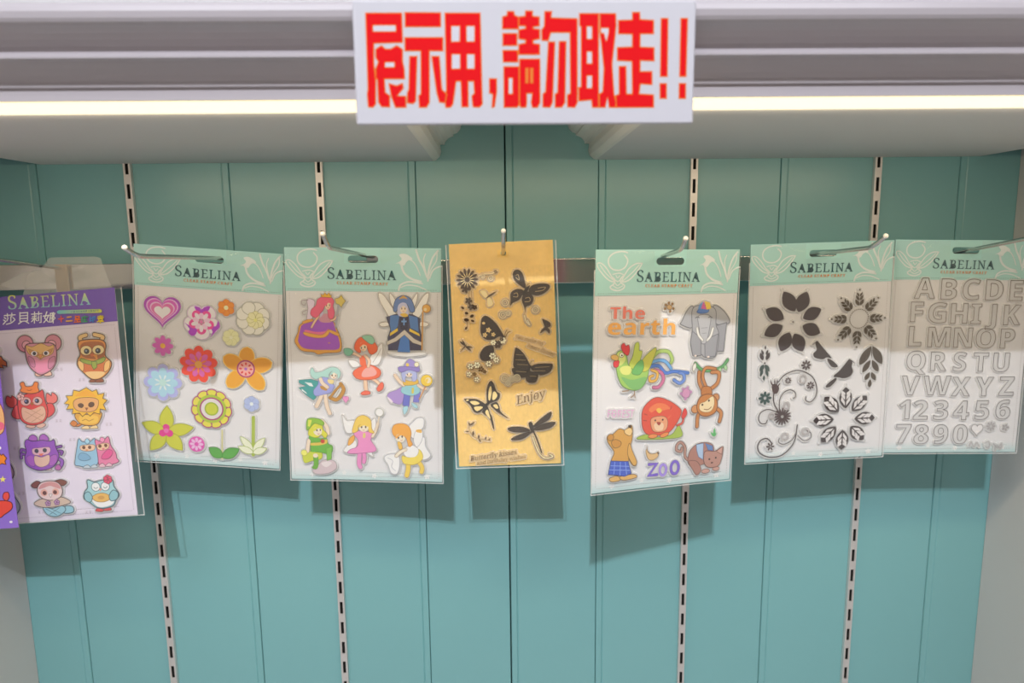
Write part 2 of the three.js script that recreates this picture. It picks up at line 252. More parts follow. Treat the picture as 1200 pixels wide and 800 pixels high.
const ART = {
  header: `
angel #dbeee6 L -47.3 2.9 -53.3 1.8 -61.7 3.4 -67 8 -67.1 14.4 -62.7 19.1 -55.6 20.2 -49.9 17.7 -47.2 13.3 -47.1 9.4 -50.3 5.5 :1.5
angel #dbeee6 L -79.4 13.3 -75.5 13.1 -69.8 17.7 -63.9 26.1 -60.1 31.3 -66.6 29.9 -73.8 23.4 -78.8 16.9 -79.4 13.3 :1.3
angel #dbeee6 L -76.3 15.1 -69.6 23.4 -60.9 30.5 :1.1
angel #dbeee6 L -30.8 13.6 -37.1 13.8 -44.2 17.7 -49.7 24.9 -52.3 31.4 -45.2 30.2 -36.8 22.5 -30.8 13.6 :1.4
angel #dbeee6 L -34.2 15.2 -41.2 22.4 -51.5 30.9 :1.1
angel #dbeee6 L -62.5 24.3 -55.5 23.1 -50.6 24.9 :1.2
angel #dbeee6 L -63 26.9 -60.1 30 -61.4 33.9 -65 36.5 -62.7 39.1 -56.4 40.3 -51 38.5 -49.6 35.4 -53.2 32.7 -54.4 29.6 -51.7 26.2 :1.5
angel #dbeee6 L -61 28.7 -57.2 31.4 -53.6 28.8 :1.1
angel #dbeee6 L -60 32.6 -57.1 35.3 -53.7 32.7 :1.1
angel #dbeee6 L -62.2 35.2 -57 37.9 -51.6 35.6 :1.1
angel #dbeee6 L -59.1 25.4 -57.3 27.7 -55.1 25.7 :1.1
swirl #dbeee6 S 34 16 38.5 13.8 40.8 10.9 38.1 6.9 43.9 5.8 49.9 8.8 51.9 11.5 47.9 12.6 45.3 14.7 43.6 17.4 39.9 17.9 37.7 15.7
swirl #dbeee6 L 40.5 17.3 42.1 23.3 46 28.2 52.1 31.8 60.1 33.9 :2.2
swirl #dbeee6 L 47.9 11.2 52.7 13.9 56.8 20.2 59.7 27.6 :1.2
swirl #dbeee6 L 55.7 2.1 58.7 11.3 63 19.4 66.7 29.3 :2
swirl #dbeee6 L 65.3 5.9 63.2 12.6 65 22.2 66.7 29.3 :1.2
swirl #dbeee6 L 67.6 33.1 68.5 22.2 72.5 10 78 2.7 :1.9
swirl #dbeee6 L 77.2 4.6 76.4 12.7 71.2 20.9 68.5 27.7 :1.2
swirl #dbeee6 L 69.3 30.4 72.6 22.8 77.5 19.3 81.8 18.2 :1.6
swirl #dbeee6 L 37.3 43 39.4 37.6 46.1 34.5 53.9 34.6 61.8 36.1 :1.9
swirl #dbeee6 L 39.6 40.1 46.3 37.7 55.6 38.4 62 40.7 65.9 42.5 :1.2
lettering #1f5a62 G SABELINA -0.8 27.4 9.9 N 0.7
tagline #dd8f52 G CLEAR_STAMP_CRAFT 0 36.3 3 T 0.9`,
  owl: `
lettering #d8d456^#7cc0c8 G SABELINA 8.9 9 13 N 1.2
chinese_lettering #e9e4f2 K -43.1 20.9 -30.7 20.9 :1.2
chinese_lettering #e9e4f2 K -39.4 19 -39.5 22.7 :1.2
chinese_lettering #e9e4f2 K -34.3 18.8 -34.7 22.8 :1.2
chinese_lettering #e9e4f2 K -43.3 23 -41.6 24.4 :1.2
chinese_lettering #e9e4f2 K -44.3 25.7 -42.5 27.1 :1.2
chinese_lettering #e9e4f2 K -45.1 30.3 -41.9 27.4 :1.2
chinese_lettering #e9e4f2 K -35.8 22.7 -36.2 27.9 :1.2
chinese_lettering #e9e4f2 K -39 24 -40.6 26.9 :1.2
chinese_lettering #e9e4f2 K -33.3 23.8 -31.3 26.4 :1.2
chinese_lettering #e9e4f2 L -32 27 -35.8 29.4 -41.3 30.6 :1.2
chinese_lettering #e9e4f2 K -25.2 19.5 -16.3 19.6 -17.3 28.8 -25.9 28.7 -25.1 18.9 :1.2
chinese_lettering #e9e4f2 K -25.5 22.6 -16.7 22.8 :1.1
chinese_lettering #e9e4f2 K -25.8 25.6 -17 25.9 :1.1
chinese_lettering #e9e4f2 K -23.4 28.9 -27.7 31.3 :1.2
chinese_lettering #e9e4f2 K -19.9 28.9 -16.1 31.6 :1.2
chinese_lettering #e9e4f2 K -12.1 21.8 -0.4 22 :1.2
chinese_lettering #e9e4f2 K -8.4 19.6 -8.6 23.3 :1.2
chinese_lettering #e9e4f2 K -3.7 19.7 -4.1 23.4 :1.2
chinese_lettering #e9e4f2 K -11.5 24.8 -6.4 24.2 :1.1
chinese_lettering #e9e4f2 K -12.3 26.7 -6 26.6 :1.1
chinese_lettering #e9e4f2 K -8.9 24.2 -9.6 31.8 :1.2
chinese_lettering #e9e4f2 K -9.6 27.2 -12.7 30.1 :1.1
chinese_lettering #e9e4f2 K -8.6 27.3 -6.3 29.6 :1.1
chinese_lettering #e9e4f2 K -4.1 24.9 -4.6 29.5 :1.2
chinese_lettering #e9e4f2 K -1.3 24.2 -2 31.5 -3.7 31.7 :1.2
chinese_lettering #e9e4f2 K 5.7 20.5 2.5 27.3 6.4 31.9 :1.2
chinese_lettering #e9e4f2 K 7.5 24.3 4.8 28.7 1 32.1 :1.2
chinese_lettering #e9e4f2 K 1.1 25 8.1 24.6 :1.2
chinese_lettering #e9e4f2 K 9.3 22.6 11.8 22.5 10.5 31.9 9.2 32.1 :1.1
chinese_lettering #e9e4f2 K 8.7 25.3 11.2 25.2 :0.9
chinese_lettering #e9e4f2 K 8.1 28 10.9 27.9 :0.9
chinese_lettering #e9e4f2 K 9.8 22.6 7.9 32.3 :1.1
chinese_lettering #e9e4f2 K 12.8 21.9 11.7 33.5 :1.1
chinese_lettering #e9e4f2 K 12.8 22.2 14.8 23 12.9 25.9 14.5 28.2 12.2 30.2 :0.9
pill #6cb8c4>#c8cc58 P 19.4 20 66 22.4 68.1 23.6 68.2 25.5 66.5 26.5 18.9 24 17.1 22.9 17.4 20.8
tagline #4a7a98 G CLEAR_STAMP_CRAFT 45.5 23.3 2.2 T 1.7
subtitle #d85a50 K 18.6 29.6 24 29.4 :1.4
subtitle #d85a50 K 21.6 26.9 21.3 32.9 :1.4
subtitle #e0a838 K 28.5 28.4 33 28.3 :1.4
subtitle #e0a838 K 27.1 32.6 33.7 32.7 :1.4
subtitle #e8702c K 38 28.4 42.2 28.4 42 30.7 37.7 30.7 38 28 :1.2
subtitle #e8702c K 36.6 32.1 42.9 32.2 :1.2
subtitle #e8702c K 40 30.6 39.5 34.5 :1.2
subtitle #e8702c K 36.1 34.4 43 34.5 :1.2
subtitle #4a9a6a K 45.4 29.9 51.7 29.8 :1.2
subtitle #4a9a6a K 48.4 28.3 48.2 30 :1.2
subtitle #4a9a6a K 45.9 29.8 44.5 34.8 :1.2
subtitle #4a9a6a K 48.4 30.6 48 34.9 :1.2
subtitle #4a9a6a K 46.3 32.6 50.4 32.6 :1.1
subtitle #4a9a6a K 45.8 34.9 51.1 34.8 :1.2
subtitle #4a8ad0 K 55.1 29.9 54.2 34.6 56.6 34.2 :1.2
subtitle #4a8ad0 K 54.6 32 56.7 31.7 :1.2
subtitle #4a8ad0 K 57.3 36.1 57.9 30.5 60.3 30.3 59.3 33.9 :1.2
subtitle #d8c030 K 63.6 30.5 69.2 30.3 :1.2
subtitle #d8c030 K 66.5 29.5 66.3 31.7 :1.2
subtitle #d8c030 K 62.8 32.1 69.7 32 :1.2
subtitle #d8c030 K 64.2 33.1 68.3 33.1 68.1 35 64 34.9 64.3 32.8 :1.1
subtitle #d8c030 K 62 36 69.6 36 :1.2
subtitle #d8c030 K 65.9 34.8 65.6 37.8 :1.2
= owl_stamp | pink owl with curled ram horns
horn #c77e90/#552c36:1.1 C -21.7 53.7 8.7
horn #dba0ac/#552c36:0.8 C -20.3 55.4 4.4
horn #c77e90/#552c36:1.1 C 10.1 55.3 8.7
horn #dba0ac/#552c36:0.8 C 8.4 57 4.4
foot #e8b9a0/#552c36:0.8 S -13.3 87.5 -8.7 85.6 -6 89.9 -11.7 90.1
foot #e8b9a0/#552c36:0.8 S -4.2 88.2 2.4 85.6 4.8 90.1 -2 90.8
body #cf8a9e/#552c36:1.1 S -20.3 55.7 -5.3 55 10.8 57.5 11.8 72.4 6.8 82.8 -4.3 88.5 -10.5 87.4 -18.2 79.3 -21.1 68.3
belly #e48cac S -13.2 72 -5.5 74.1 4.1 72.7 4.3 82.6 -4.1 86.9 -11.8 84.5
wing #c77e9c/#7a4658:0.6 S -19.2 68.4 -13.5 72 -13.1 79.7 -17.4 77.9
wing #c77e9c/#7a4658:0.6 S 10.7 70.8 4.1 73.3 2.4 82.5 7.7 80.4
mask #dcae66/#8e6432:0.6 S -20.4 56.3 -13.6 58 -3.8 55.1 4.7 58.9 10.5 58.1 7.9 66.8 -2.2 69.8 -5.9 71.9 -8.8 69.2 -18.1 64.8
brow #c58a48/#8e6432:0.5 P -18.2 59.8 -7.1 65 -8.4 68.3 -16.5 64.3
brow #c58a48/#8e6432:0.5 P 9.2 61.4 -3 65.4 -2.1 68.8 6.8 65.8
eye #e9dfe4 E -12.2 65.3 3.4 2.7 0
eye #e9dfe4 E 1.4 66 3.4 2.6 0
eye #33303c C -11.9 65.3 2
eye #33303c C 1.1 66 2
beak #e28c44/#8e5a2c:0.5 P -7 66.9 -3.2 67.2 -5.6 71.7
= owl_stamp | brown horned owl with a green scarf
horn #dcb87a/#4a2c1c:0.9 L 42.5 56.3 41.2 51.6 48 49.6 :3.7
horn #dcb87a/#4a2c1c:0.9 L 64.2 57.1 66.8 53 57.7 49.8 :3.7
foot #8c4c2c/#4a2c1c:0.6 S 47.2 101.1 51.7 97.1 54.8 101.4
foot #8c4c2c/#4a2c1c:0.6 S 53.8 101.6 59.6 97.7 62.9 102
body #d88e3c/#4a2c1c:1.1 S 38.9 57.5 48.3 55.2 63.9 56.4 69.1 61.5 67.2 73.6 73.5 81.8 69.8 90.8 60.2 97.8 50.1 97.9 41.4 90.1 35.7 82 36.7 75.9 40.1 70
body #a8602c S 41.6 59.3 54.4 57.2 67 60.7 66.1 75.1 53.9 77.2 40.9 71.6
belly #c4682e S 42.4 80.9 53.2 83.3 66 81.2 64.9 91.9 43 90.2
belly #e2bc80 S 43.6 90.3 64.9 91.6 59.6 97.4 50.1 97.6
wing #e0b068/#7a4a24:0.6 S 36.8 77.4 41.9 80.3 41 88.5 37 84.2
wing #e0b068/#7a4a24:0.6 S 72.2 79.6 66.9 81.9 65.3 91 70.7 87.8
mask #ecd29a/#7a4a24:0.6 E 46.8 66.5 6.2 5 0
mask #ecd29a/#7a4a24:0.6 E 60.6 66.9 6.5 5 0
eye #2e2c34 C 47.3 67.4 3.1
eye #8894a8 C 46.8 66.8 1.2
eye #2e2c34 C 60.2 67.8 3.1
eye #8894a8 C 59.7 67.2 1.2
beak #c86a34 P 50.5 70.5 56.1 70.9 52.9 74.7
scarf #8c9a34/#4c5a20:0.6 S 40.6 74.9 53.7 79 66.7 75.4 65.2 80.2 53.3 82.4 41.1 78.7
scarf #8c9a34/#4c5a20:0.6 P 52.4 79.2 57.1 79.6 57.1 85.5 53.7 87.7 51.9 84.1
= owl_stamp | orange spotted creature cut by the edge of the sheet
body #d8762c/#4a2414:1.1 P -45.1 72.6 -48.8 69.2 -50.4 66 -54.4 68.2 -60.5 65.2 -67.1 67.8 -68.2 77 -60.6 80.7 -53.8 76.9 -49.2 77.9 -50.4 74.7 -45.2 76.3
horn #efe6e6/#4a2c2c:0.9 C -55 58.8 3.4
= owl_stamp | red owl with crab claws and a small crab on its head
claw #d84a44/#5c2420:0.9 S -49.6 116.2 -47.8 110.3 -43.3 112.7 -42.2 110.5 -38 113.9 -38.4 119.7 -43 122.8 -47.4 121.1
claw #e2706a/#5c2420:0.9 S -3.8 116.3 -2.4 110.6 2.1 113.6 3.6 110.3 8 114 7.1 119.7 0.4 122.1 -3.2 120
arm #d8484a/#5c2420:0.8 S -38.3 121 -33.1 123 -34.1 134.5 -40.4 135.4 -44.5 131.1 -41.8 124.2
arm #d8484a/#5c2420:0.8 S -4.9 123.5 1.7 122.2 4.1 129.5 -0.2 134.7 -6.2 135.8
foot #d9b0a0/#5c2420:0.5 S -30.1 144.8 -24.2 142.4 -19.7 145.9 -24.2 147.1
foot #d9b0a0/#5c2420:0.5 S -18.1 145.5 -12.6 142.7 -8 144.9 -13.4 147.7
body #d64440/#5c2420:0.9 S -34.1 108.2 -28.1 110 -19.8 108 -11.8 108.6 -7.1 106.8 -6 116.9 -4 130.2 -8.6 140.4 -19.8 143.8 -29 142 -35 135.8 -36.3 122.5
belly #dcae94/#8a4a3c:0.5 S -31.8 123.9 -21.9 127 -9.5 124 -6.3 131.3 -9.8 139.2 -19.6 141.9 -28 140.2 -32.8 134.6
belly #a8785c K -29.4 128.3 -11.3 140.2 :0.4
belly #a8785c K -22 127.5 -9.4 135 :0.4
belly #a8785c K -11.2 127 -29.8 137.5 :0.4
belly #a8785c K -8.3 132.5 -23.5 140.8 :0.4
mask #d8a8a0/#8a4a3c:0.5 E -27.1 117.4 5.6 4.5 0
mask #d8a8a0/#8a4a3c:0.5 E -13.9 117.9 5.3 4.5 0
eye #2c2c38 C -26.3 117.5 2.7
eye #2c2c38 C -14.4 117.6 2.6
eye #7a84b0 C -27 116.9 1.1
eye #7a84b0 C -15.2 117 1.1
beak #a8642c P -22.1 119.1 -17.8 119.1 -20.4 123.2
crab #ec8030/#6c3414:0.8 S -31.2 105.8 -29.7 101.9 -31 97.4 -27.4 96.3 -25.3 101 -17.7 101 -14.6 97.1 -11.2 98.1 -12.2 102.5 -11.4 107.3 -19.9 108.7
crab #6c3414 L -24.3 104.5 -21.5 105.7 -18.4 104.4 :0.5
flower #e8b8b0/#8a4a4c:0.5 R 5 -32.1 111.8 0.5 4 3.2 -90
= owl_stamp | yellow lion owl with a pointed mane
foot #e8c890/#5e3c1c:0.5 S 32.1 151.8 38.8 149.2 41.1 152.8
foot #e8c890/#5e3c1c:0.5 S 41.7 152.3 48.1 149.3 50.7 152.7
tail #cc7a34/#5e3c1c:0.7 L 33.7 146.2 28.1 148.4 23.6 145.9 :1.9
tail #cc7a34/#5e3c1c:0.7 S 20.6 145.7 24.2 142.8 27.9 146 24.3 149.1
body #d8a03a/#5e3c1c:0.8 S 28.5 135.3 40 137.4 56.2 136 54.3 143.8 49.5 148.7 38.8 148.7 31.1 145.7 27 139.1
belly #e4b84a S 31.9 138.1 40 137.4 51.8 139.6 51.1 146.2 41.6 147.5 32 144.7
belly #a8742c K 34 143.6 38.2 142 42 144.4 47.5 142.5 :0.7
mane #e8b42a/#6a4a1a:0.8 P 26.3 115.4 28.3 109.5 34.3 111.3 42.7 107.7 48.9 112.4 53.8 110.9 55.1 116.3 61.9 115.2 59.7 120.6 64.3 123 59.6 127.1 62.1 133.3 55.6 131.5 54.8 137.2 48.3 134.9 43.9 138.5 40.3 134.8 35.1 138.4 32.3 134.2 24.2 134.7 25.6 129.3 18.4 129.2 21.9 124.3 16.7 122.8 21.4 119 19.4 115.1
mane #f0a428 S 29 115.6 34.7 112.1 43 110.1 50.5 114.6 52.7 118.7 42.3 116.6
face #dca468/#8e5e34:0.7 S 27.3 121.5 34 118.6 47.3 119.1 54.5 122.3 52.5 130.5 45.8 133.9 32.5 132.4 27.1 128.1
eye #5c3c24/#3a2418:0.5 E 34.8 126.3 3.2 2.4 16
eye #5c3c24/#3a2418:0.5 E 46.6 126.4 3.2 2.4 -16
beak #8a5230 P 39 129.2 42.8 129.5 40.5 133
= owl_stamp | purple scorpion owl with a curled tail
leg #7a3c9c/#3e2050:0.8 L -32.4 172.9 -38.1 170.4 -39.3 173.8 :2.1
leg #7a3c9c/#3e2050:0.8 L -32.9 176.9 -38.9 175.6 -39.4 179.9 :2.1
leg #7a3c9c/#3e2050:0.8 L -1.2 171.3 7 170 :2.1
leg #7a3c9c/#3e2050:0.8 L -1.6 175.2 7.2 175.8 6 178.9 :2.1
tail #8a4cae/#3e2050:0.8 L -1 181.9 6 186.3 3.8 192.3 0.4 193.9 :3.2
tail #b05ca0/#3e2050:0.7 S -2.6 194.2 1 190.2 4.2 193.6 1.4 196.3
claw #a85cb8/#3e2050:0.8 S -28.8 162.6 -27.7 157.4 -23.7 155.3 -19.7 158 -20.5 162.7
claw #a85cb8/#3e2050:0.8 S -15.9 162.5 -15 157 -10.8 155.5 -6.7 159.5 -7.9 163.6
foot #d8b0b0/#3e2050:0.5 S -24.5 194.2 -19.6 191.4 -16.3 195.3
foot #d8b0b0/#3e2050:0.5 S -15.9 194.8 -10.2 191.8 -7.3 195.2
body #8c48b2/#3e2050:0.9 S -33.4 164.9 -31 160.1 -24.5 162.4 -13.7 162.2 -4.5 163.9 -0.3 162.6 0.5 170.1 3.1 180.8 -3.4 190.9 -14.6 194.6 -25.2 193.3 -34 187.4 -35 179.4 -32.4 172.9
wing #a458b4/#5c3278:0.5 S -33.2 179.5 -26.3 178.7 -25.3 189.4 -31.3 187.6
wing #a458b4/#5c3278:0.5 S -6.9 181.4 0.6 179.3 -0.3 187.2 -7.9 190.6
mask #d4a8b4/#7a4a7c:0.5 S -25.4 170.8 -17.3 170.1 -6.5 170.3 -6.9 176.1 -15.5 178.4 -24.7 176.7
eye #3a3848 C -21.1 173.2 2.4
eye #3a3848 C -11.7 173.1 2.4
beak #e07058 P -19.3 176.6 -13.1 176.5 -16.7 179.7
belly #d6b0a0/#7a4a6c:0.5 S -23.9 178.9 -16.3 180.7 -7.5 179 -9 187.9 -16.9 191.3 -23.8 188.1
= owl_stamp | blue owl and pink owl side by side
body #8fb9d2/#3c4c62:0.8 S 27.8 163.6 31.5 167.1 40.9 167.2 46 164.7 46.9 173.5 48.1 185.4 44.2 193.9 35.1 195.8 26 193.3 20.8 191.6 22.2 183.5 24.9 173.2
body #d9799f/#6a3450:0.8 S 46.6 166.1 51.5 168 57 166.6 61.6 163.8 63.3 173.4 67.7 181.6 68.4 187.7 70.4 191.5 63.5 193.7 54 195.1 48 193.3 47.8 185.4 47.4 176.1
foot #b8c4cc/#3c4c62:0.5 S 29.2 195.7 34.6 193.2 37.2 196.5
foot #b8c4cc/#3c4c62:0.5 S 37.8 196 42.7 193.2 45.3 196.3
foot #d8b0bc/#6a3450:0.5 S 47.5 195.7 51.6 192.5 54.7 196.2
foot #d8b0bc/#6a3450:0.5 S 55.3 195.5 59.6 192.6 62.5 195.7
mask #e2bc9c/#8a6a58:0.5 S 29.1 171.6 35.9 170.8 44.7 171.5 43.9 176.4 36 177.4 29.5 175.6
mask #e2bc9c/#8a6a58:0.5 S 48.1 172.2 55.3 170.4 61.1 171.1 60.4 175.5 54.5 177.5 49 176.3
eye #6a4028 C 32.7 173.2 1.9
eye #6a4028 C 39.4 173.5 1.9
eye #6a4028 C 51.2 173 1.9
eye #6a4028 C 58 172.7 1.9
beak #d88c60 P 34.4 175.5 37.6 175.7 35.7 178.2
beak #d86c80 P 53.1 175.5 56.6 175.5 54.7 178.3
wing #79a6c4/#4a6a86:0.5 S 25.5 183 29.1 179.3 35.4 181.1 38.9 186.1 32 187.7 26.8 186.3
wing #d4508c/#8a3860:0.5 S 64.5 179.2 59.8 177.8 53.4 182.9 52.2 187 59.4 187.3 64.2 182.6
tuft #9cc8dc/#3c4c62:0.5 S 35 166.8 37.7 163.8 40.1 167.2 37.4 169.6
tuft #e88cb4/#6a3450:0.5 S 52.2 166.7 54.1 163.5 57.4 165.6 55.4 168.8
= owl_stamp | owl mermaid with pigtails and a blue tail
pigtail #7a4034/#3c201c:0.8 S -31.7 211.1 -25.5 207.3 -20.9 210.1 -24.6 213.7 -29.3 214
pigtail #7a4034/#3c201c:0.8 S -5.7 209.3 2.1 207.5 8.3 210.3 4.5 213.7 -1.5 212.7
tail #8ebccc/#3e5a6a:0.9 S -0.1 242 5 237.6 11.9 239 11.7 244.1 5.7 245.2 1.2 244.3
tail #8ebccc/#3e5a6a:0.9 S -21 236.6 -12.1 239.4 0.4 237.2 3 242 -5.3 247.4 -12.9 247.2 -18.7 243.5
tail #3e5a6a K -18.8 238.6 -6.7 246.7 :0.5
tail #3e5a6a K -15 237.7 -2 245.2 :0.5
tail #3e5a6a K -2.8 238.5 -15.2 245.5 :0.5
arm #c8b0a0/#5a4844:0.8 S -30.7 232.3 -23.1 228 -10.8 227.4 1.5 227.4 10.1 232.8 3.7 235.4 -5.7 236.8 -21 236.6
head #dcc4c4/#4c3434:0.9 S -25.3 217.3 -21.2 210 -10.2 208.1 -1 211.2 2.4 219.3 -1.2 226.6 -12.5 229.1 -22.5 225
head #c88c8c S -24 215.9 -19.7 210.7 -10.3 208.7 -1.7 211.4 1.4 217.4 -4.9 215.7 -10.8 213.2 -18 215.1
eye #dca494 C -18.3 220.5 3.9
eye #dca494 C -5.1 220.5 3.9
eye #5c2c2c C -17.7 220.9 2.3
eye #5c2c2c C -5.8 220.8 2.3
beak #e8dcdc/#7a5c5c:0.5 P -12.7 222.7 -9.4 223 -11.4 226.1
star #b888b4/#6a4c74:0.6 R 5 -15.1 232.8 0.5 3 2.1 -90
star #b888b4/#6a4c74:0.6 R 5 -4.9 232.3 0.5 3 2.1 -90
= owl_stamp | pale blue owl holding a gold fish with a red flower
foot #cc4a4c/#6a2828:0.6 S 37.9 245 42.9 241.1 46.1 245.9
foot #cc4a4c/#6a2828:0.6 S 47.1 245 52.1 241.2 55.6 245
body #9cc6cc/#37525e:1.1 S 32.7 210.3 39.8 212.9 47.5 211.9 59.8 211.6 61.4 219 66.2 228.3 62 234 58.3 239.8 48.9 242.2 39.9 240.9 32.8 235 26.6 230 28 223.5 32.2 218.4
belly #ece6ee/#7a98a0:0.6 S 33.9 230.5 45.2 234.1 60.8 230.9 58.2 238.3 49 241.3 40 240
eye #e6eef2/#5a7a86:0.8 C 41.1 218.1 4.5
eye #e6eef2/#5a7a86:0.8 C 52 218.3 4.5
eye #37525e L 38.6 218.2 40.9 219.9 43.5 218.6 :0.6
eye #37525e L 49.6 218.4 51.9 220.1 54.5 218.5 :0.6
beak #d89080 P 44.5 220.2 48.2 220.4 46 223.9
fish #dcae58/#94703a:0.6 S 35.9 229.8 42 226.3 50.6 226.3 57.1 231.3 49.7 235 40.6 234.3
fish #c89448 E 45.9 230.5 3.9 2.1 0
wing #8ab8c2/#37525e:0.8 S 27.7 225.6 32.5 223.5 35.6 229.2 32.9 234.4 28 231.6
wing #8ab8c2/#37525e:0.8 S 65.5 226.8 60.6 223.4 55.8 229.1 57.3 234.6 63.6 232.7
flower #d84468/#7a2838:0.6 R 6 55.9 210.7 0.6 4.8 3.9 -90
= owl_stamp | brown owl half hidden by the purple leaflet
body #b8a0a0/#4a3438:1.1 S -70.1 179.4 -60.7 178.5 -53.8 185.1 -50.5 194.4 -53.5 201.7 -63.6 204 -74 200.2
= owl_stamp | grey owl half hidden by the purple leaflet in the bottom row
body #a8b4bc/#3c4c58:1.1 S -68.3 218.8 -58.8 216.4 -52 224.5 -48.4 233.8 -52.3 241.1 -61.8 243.5 -70.7 239.8`,
  flowers: `
= heart_stamp | purple and pink heart of nested outlines
heart_ring #a83ab4 H -50.5 74.3 41 35.6
heart_ring #e2b4de H -50.5 73.8 35.6 30.2
heart_ring #cf58b8 H -50.5 73.6 32.6 27.5
heart_ring #e6c2de H -50.5 74.1 27.5 22.8
heart_ring #d86cac H -50.5 74.3 24.8 20.5
heart_ring #ece2ea H -50.5 74.8 18.1 14.8
= flower_stamp | purple and white flower with pink inner petals
petal* #e9e2ec/#c9a8cf:0.7 R 5 -7 81.8 3.4 19.9 16.9 -54
petal_tip #ae34c6 S -14.9 64.8 -9.3 65.7 -6.9 67.9 -3.6 65 2.4 63.9 -0.6 70.2 -6.9 73 -11.9 70.6
petal_tip #ae34c6 S 11.4 79.6 9 85.5 3 86.6 5.4 92.6 2.7 98.9 9.7 90.6 13.4 85.9
petal_tip #ae34c6 S -26.3 83.8 -23.7 88.4 -18.7 89.1 -12 89.7 -13.4 96.3 -18.1 98.3 -21.7 94.4 -20.4 90.3
inner_petal #e4469a R 5 -7 81.8 2.4 14.5 10.5 -54
inner_petal #f0c4dc R 5 -7 81.8 2.7 10.1 5.7 -18
inner_petal #ecdde8 R 5 -7 81.8 3.4 11.8 4.4 -54
flower_eye #e07ab4 C -7 81.8 2
= flower_stamp | small orange flower
petal* #ee8f22/#d87018:0.7 R 6 20.2 64 1.3 9.1 6.7 -90
flower_eye #fbe3b4 C 20.2 64 2.5
= flower_stamp | large pale flower with a yellow green centre
petal* #e4e3da/#9c9b8c:0.7 R 8 50.2 74.2 5.1 18.9 14.2 -68
inner_petal #e4e2b4/#b4b060:0.5 R 8 53.1 75.7 1.4 9.8 6.8 -90
flower_eye #e6e48a C 53.1 75.7 2
= flower_stamp | small pink daisy with a yellow eye
petal* #cc5ab2 R 8 -50.1 112 2.4 11.9 5.8 -90
flower_eye #dca432 C -50.1 112 2.9
= flower_stamp | small pale green flower
petal* #dfdfae/#c8c88c:0.5 R 7 26 97.5 1.4 9.2 7.5 -90
flower_eye #e8e8c8 C 26 97.5 2
= flower_stamp | red flower with pink inner petals
petal* #e5452c R 9 -10.2 130.7 6.2 21.6 11.3 -90
inner_petal #cf5aa8 R 9 -10.2 130.7 2.7 15.1 6.5 -90
inner_petal #e8743c R 9 -10.2 130.7 2.4 10.3 2.4 -70
flower_eye #dfa040 C -10.2 130.7 4.1
= flower_stamp | large orange flower with five round petals
petal* #dd9a1c/#e8bc58:1 T 42.6 132 44.6 107.6 16.1
petal* #dd9a1c/#e8bc58:1 T 43.5 131.9 71.8 123.4 16.1
petal* #e0a022/#e8bc58:1 T 43.5 132.2 62.7 154.4 16.1
petal* #e0a022/#e8bc58:1 T 42.1 132.3 23 154.3 16.1
petal* #dd9a1c/#e8bc58:1 T 42.1 132 18.1 120.4 16.1
flower_eye #a83474 C 43 132.3 10.3
flower_eye #f2a8a0 C 43 132.3 8.6
flower_eye #d23c38 R 8 43 132.3 4.1 7.6 2.2 -90
flower_eye #a860c0 C 43 132.3 1.7
= flower_stamp | blue and lilac flower
petal* #aeb0e2 R 8 -50.3 154.3 6.9 21.7 12.1 -90
inner_petal #a8d0e0 R 8 -50.3 154.3 3.4 17.2 9.3 -90
inner_petal #d8e6ee R 8 -50.3 154.3 3.4 9.6 2.1 -68
flower_eye #bcdcd8 C -50.3 154.3 4.1
= flower_stamp | round yellow green flower with purple edged petals
petal* #d9d24a/#a23a76:1.2 R 11 4.6 181.6 15.3 22.3 10.4 -90
ring #a6be36 C 4.6 181.6 16.7
ring #a23a76 C 4.6 181.6 13.6
ring #d9d2d2 C 4.6 181.6 12
flower_eye #9ab02e C 4.6 181.6 8
flower_eye #c2c838 C 4.6 181.6 6.4
= flower_stamp | yellow green lily with five long petals
petal* #c6c83a/#a4a82a:0.9 V -47.1 212.2 -46 182.2 14.7
petal* #c6c83a/#a4a82a:0.9 V -45.9 212.1 -16.9 205.2 13.3
petal* #c6c83a/#a4a82a:0.9 V -46.7 213.6 -29.1 232.6 14.7
petal* #c6c83a/#a4a82a:0.9 V -48.1 213.7 -64.8 234.6 14
petal* #c6c83a/#a4a82a:0.9 V -48.4 212.3 -73.5 203.2 13.3
flower_eye #d8348c C -47 206.8 3.9
flower_eye #d8348c C -51 213.9 4.2
flower_eye #d8348c C -43.3 213.7 4.2
flower_eye #e06cb0 C -47 210.8 2.8
= flower_stamp | small pink round flower
disc #d650ac C -12.6 224.7 9.2
petal #eab8dc R 8 -12.6 224.7 2.1 7.8 3.2 -90
= sprig_stamp | green sprig of two leaves
stem #c8c48e K 16.6 206.2 16.8 240.9 :1.8
leaf* #58a446/#3c8030:0.9 V 16.7 238.3 2.2 228.4 11
leaf* #58a446/#3c8030:0.9 V 17 238.3 35.6 227.6 11
= flower_stamp | tiny blue flower
petal* #aab8de/#8e9cc8:0.5 R 6 49.9 172.8 1.4 8.7 7.3 -90
flower_eye #dce4f0 C 49.9 172.8 2.1
= sprig_stamp | pale sprig with a thick green stem
stem #a4b846 K 52.1 188.6 52.5 233.4 :3.8
leaf* #e2e6cc/#9cb050:0.7 V 52.5 228.7 37.9 212.7 7.1
leaf* #e2e6cc/#9cb050:0.7 V 52.5 228.7 65.1 212.7 7.1
leaf* #e2e6cc/#9cb050:0.7 V 52.5 230.9 35.6 224.7 7.1
leaf* #e2e6cc/#9cb050:0.7 V 52.5 230.9 67.6 224.8 7.1`,
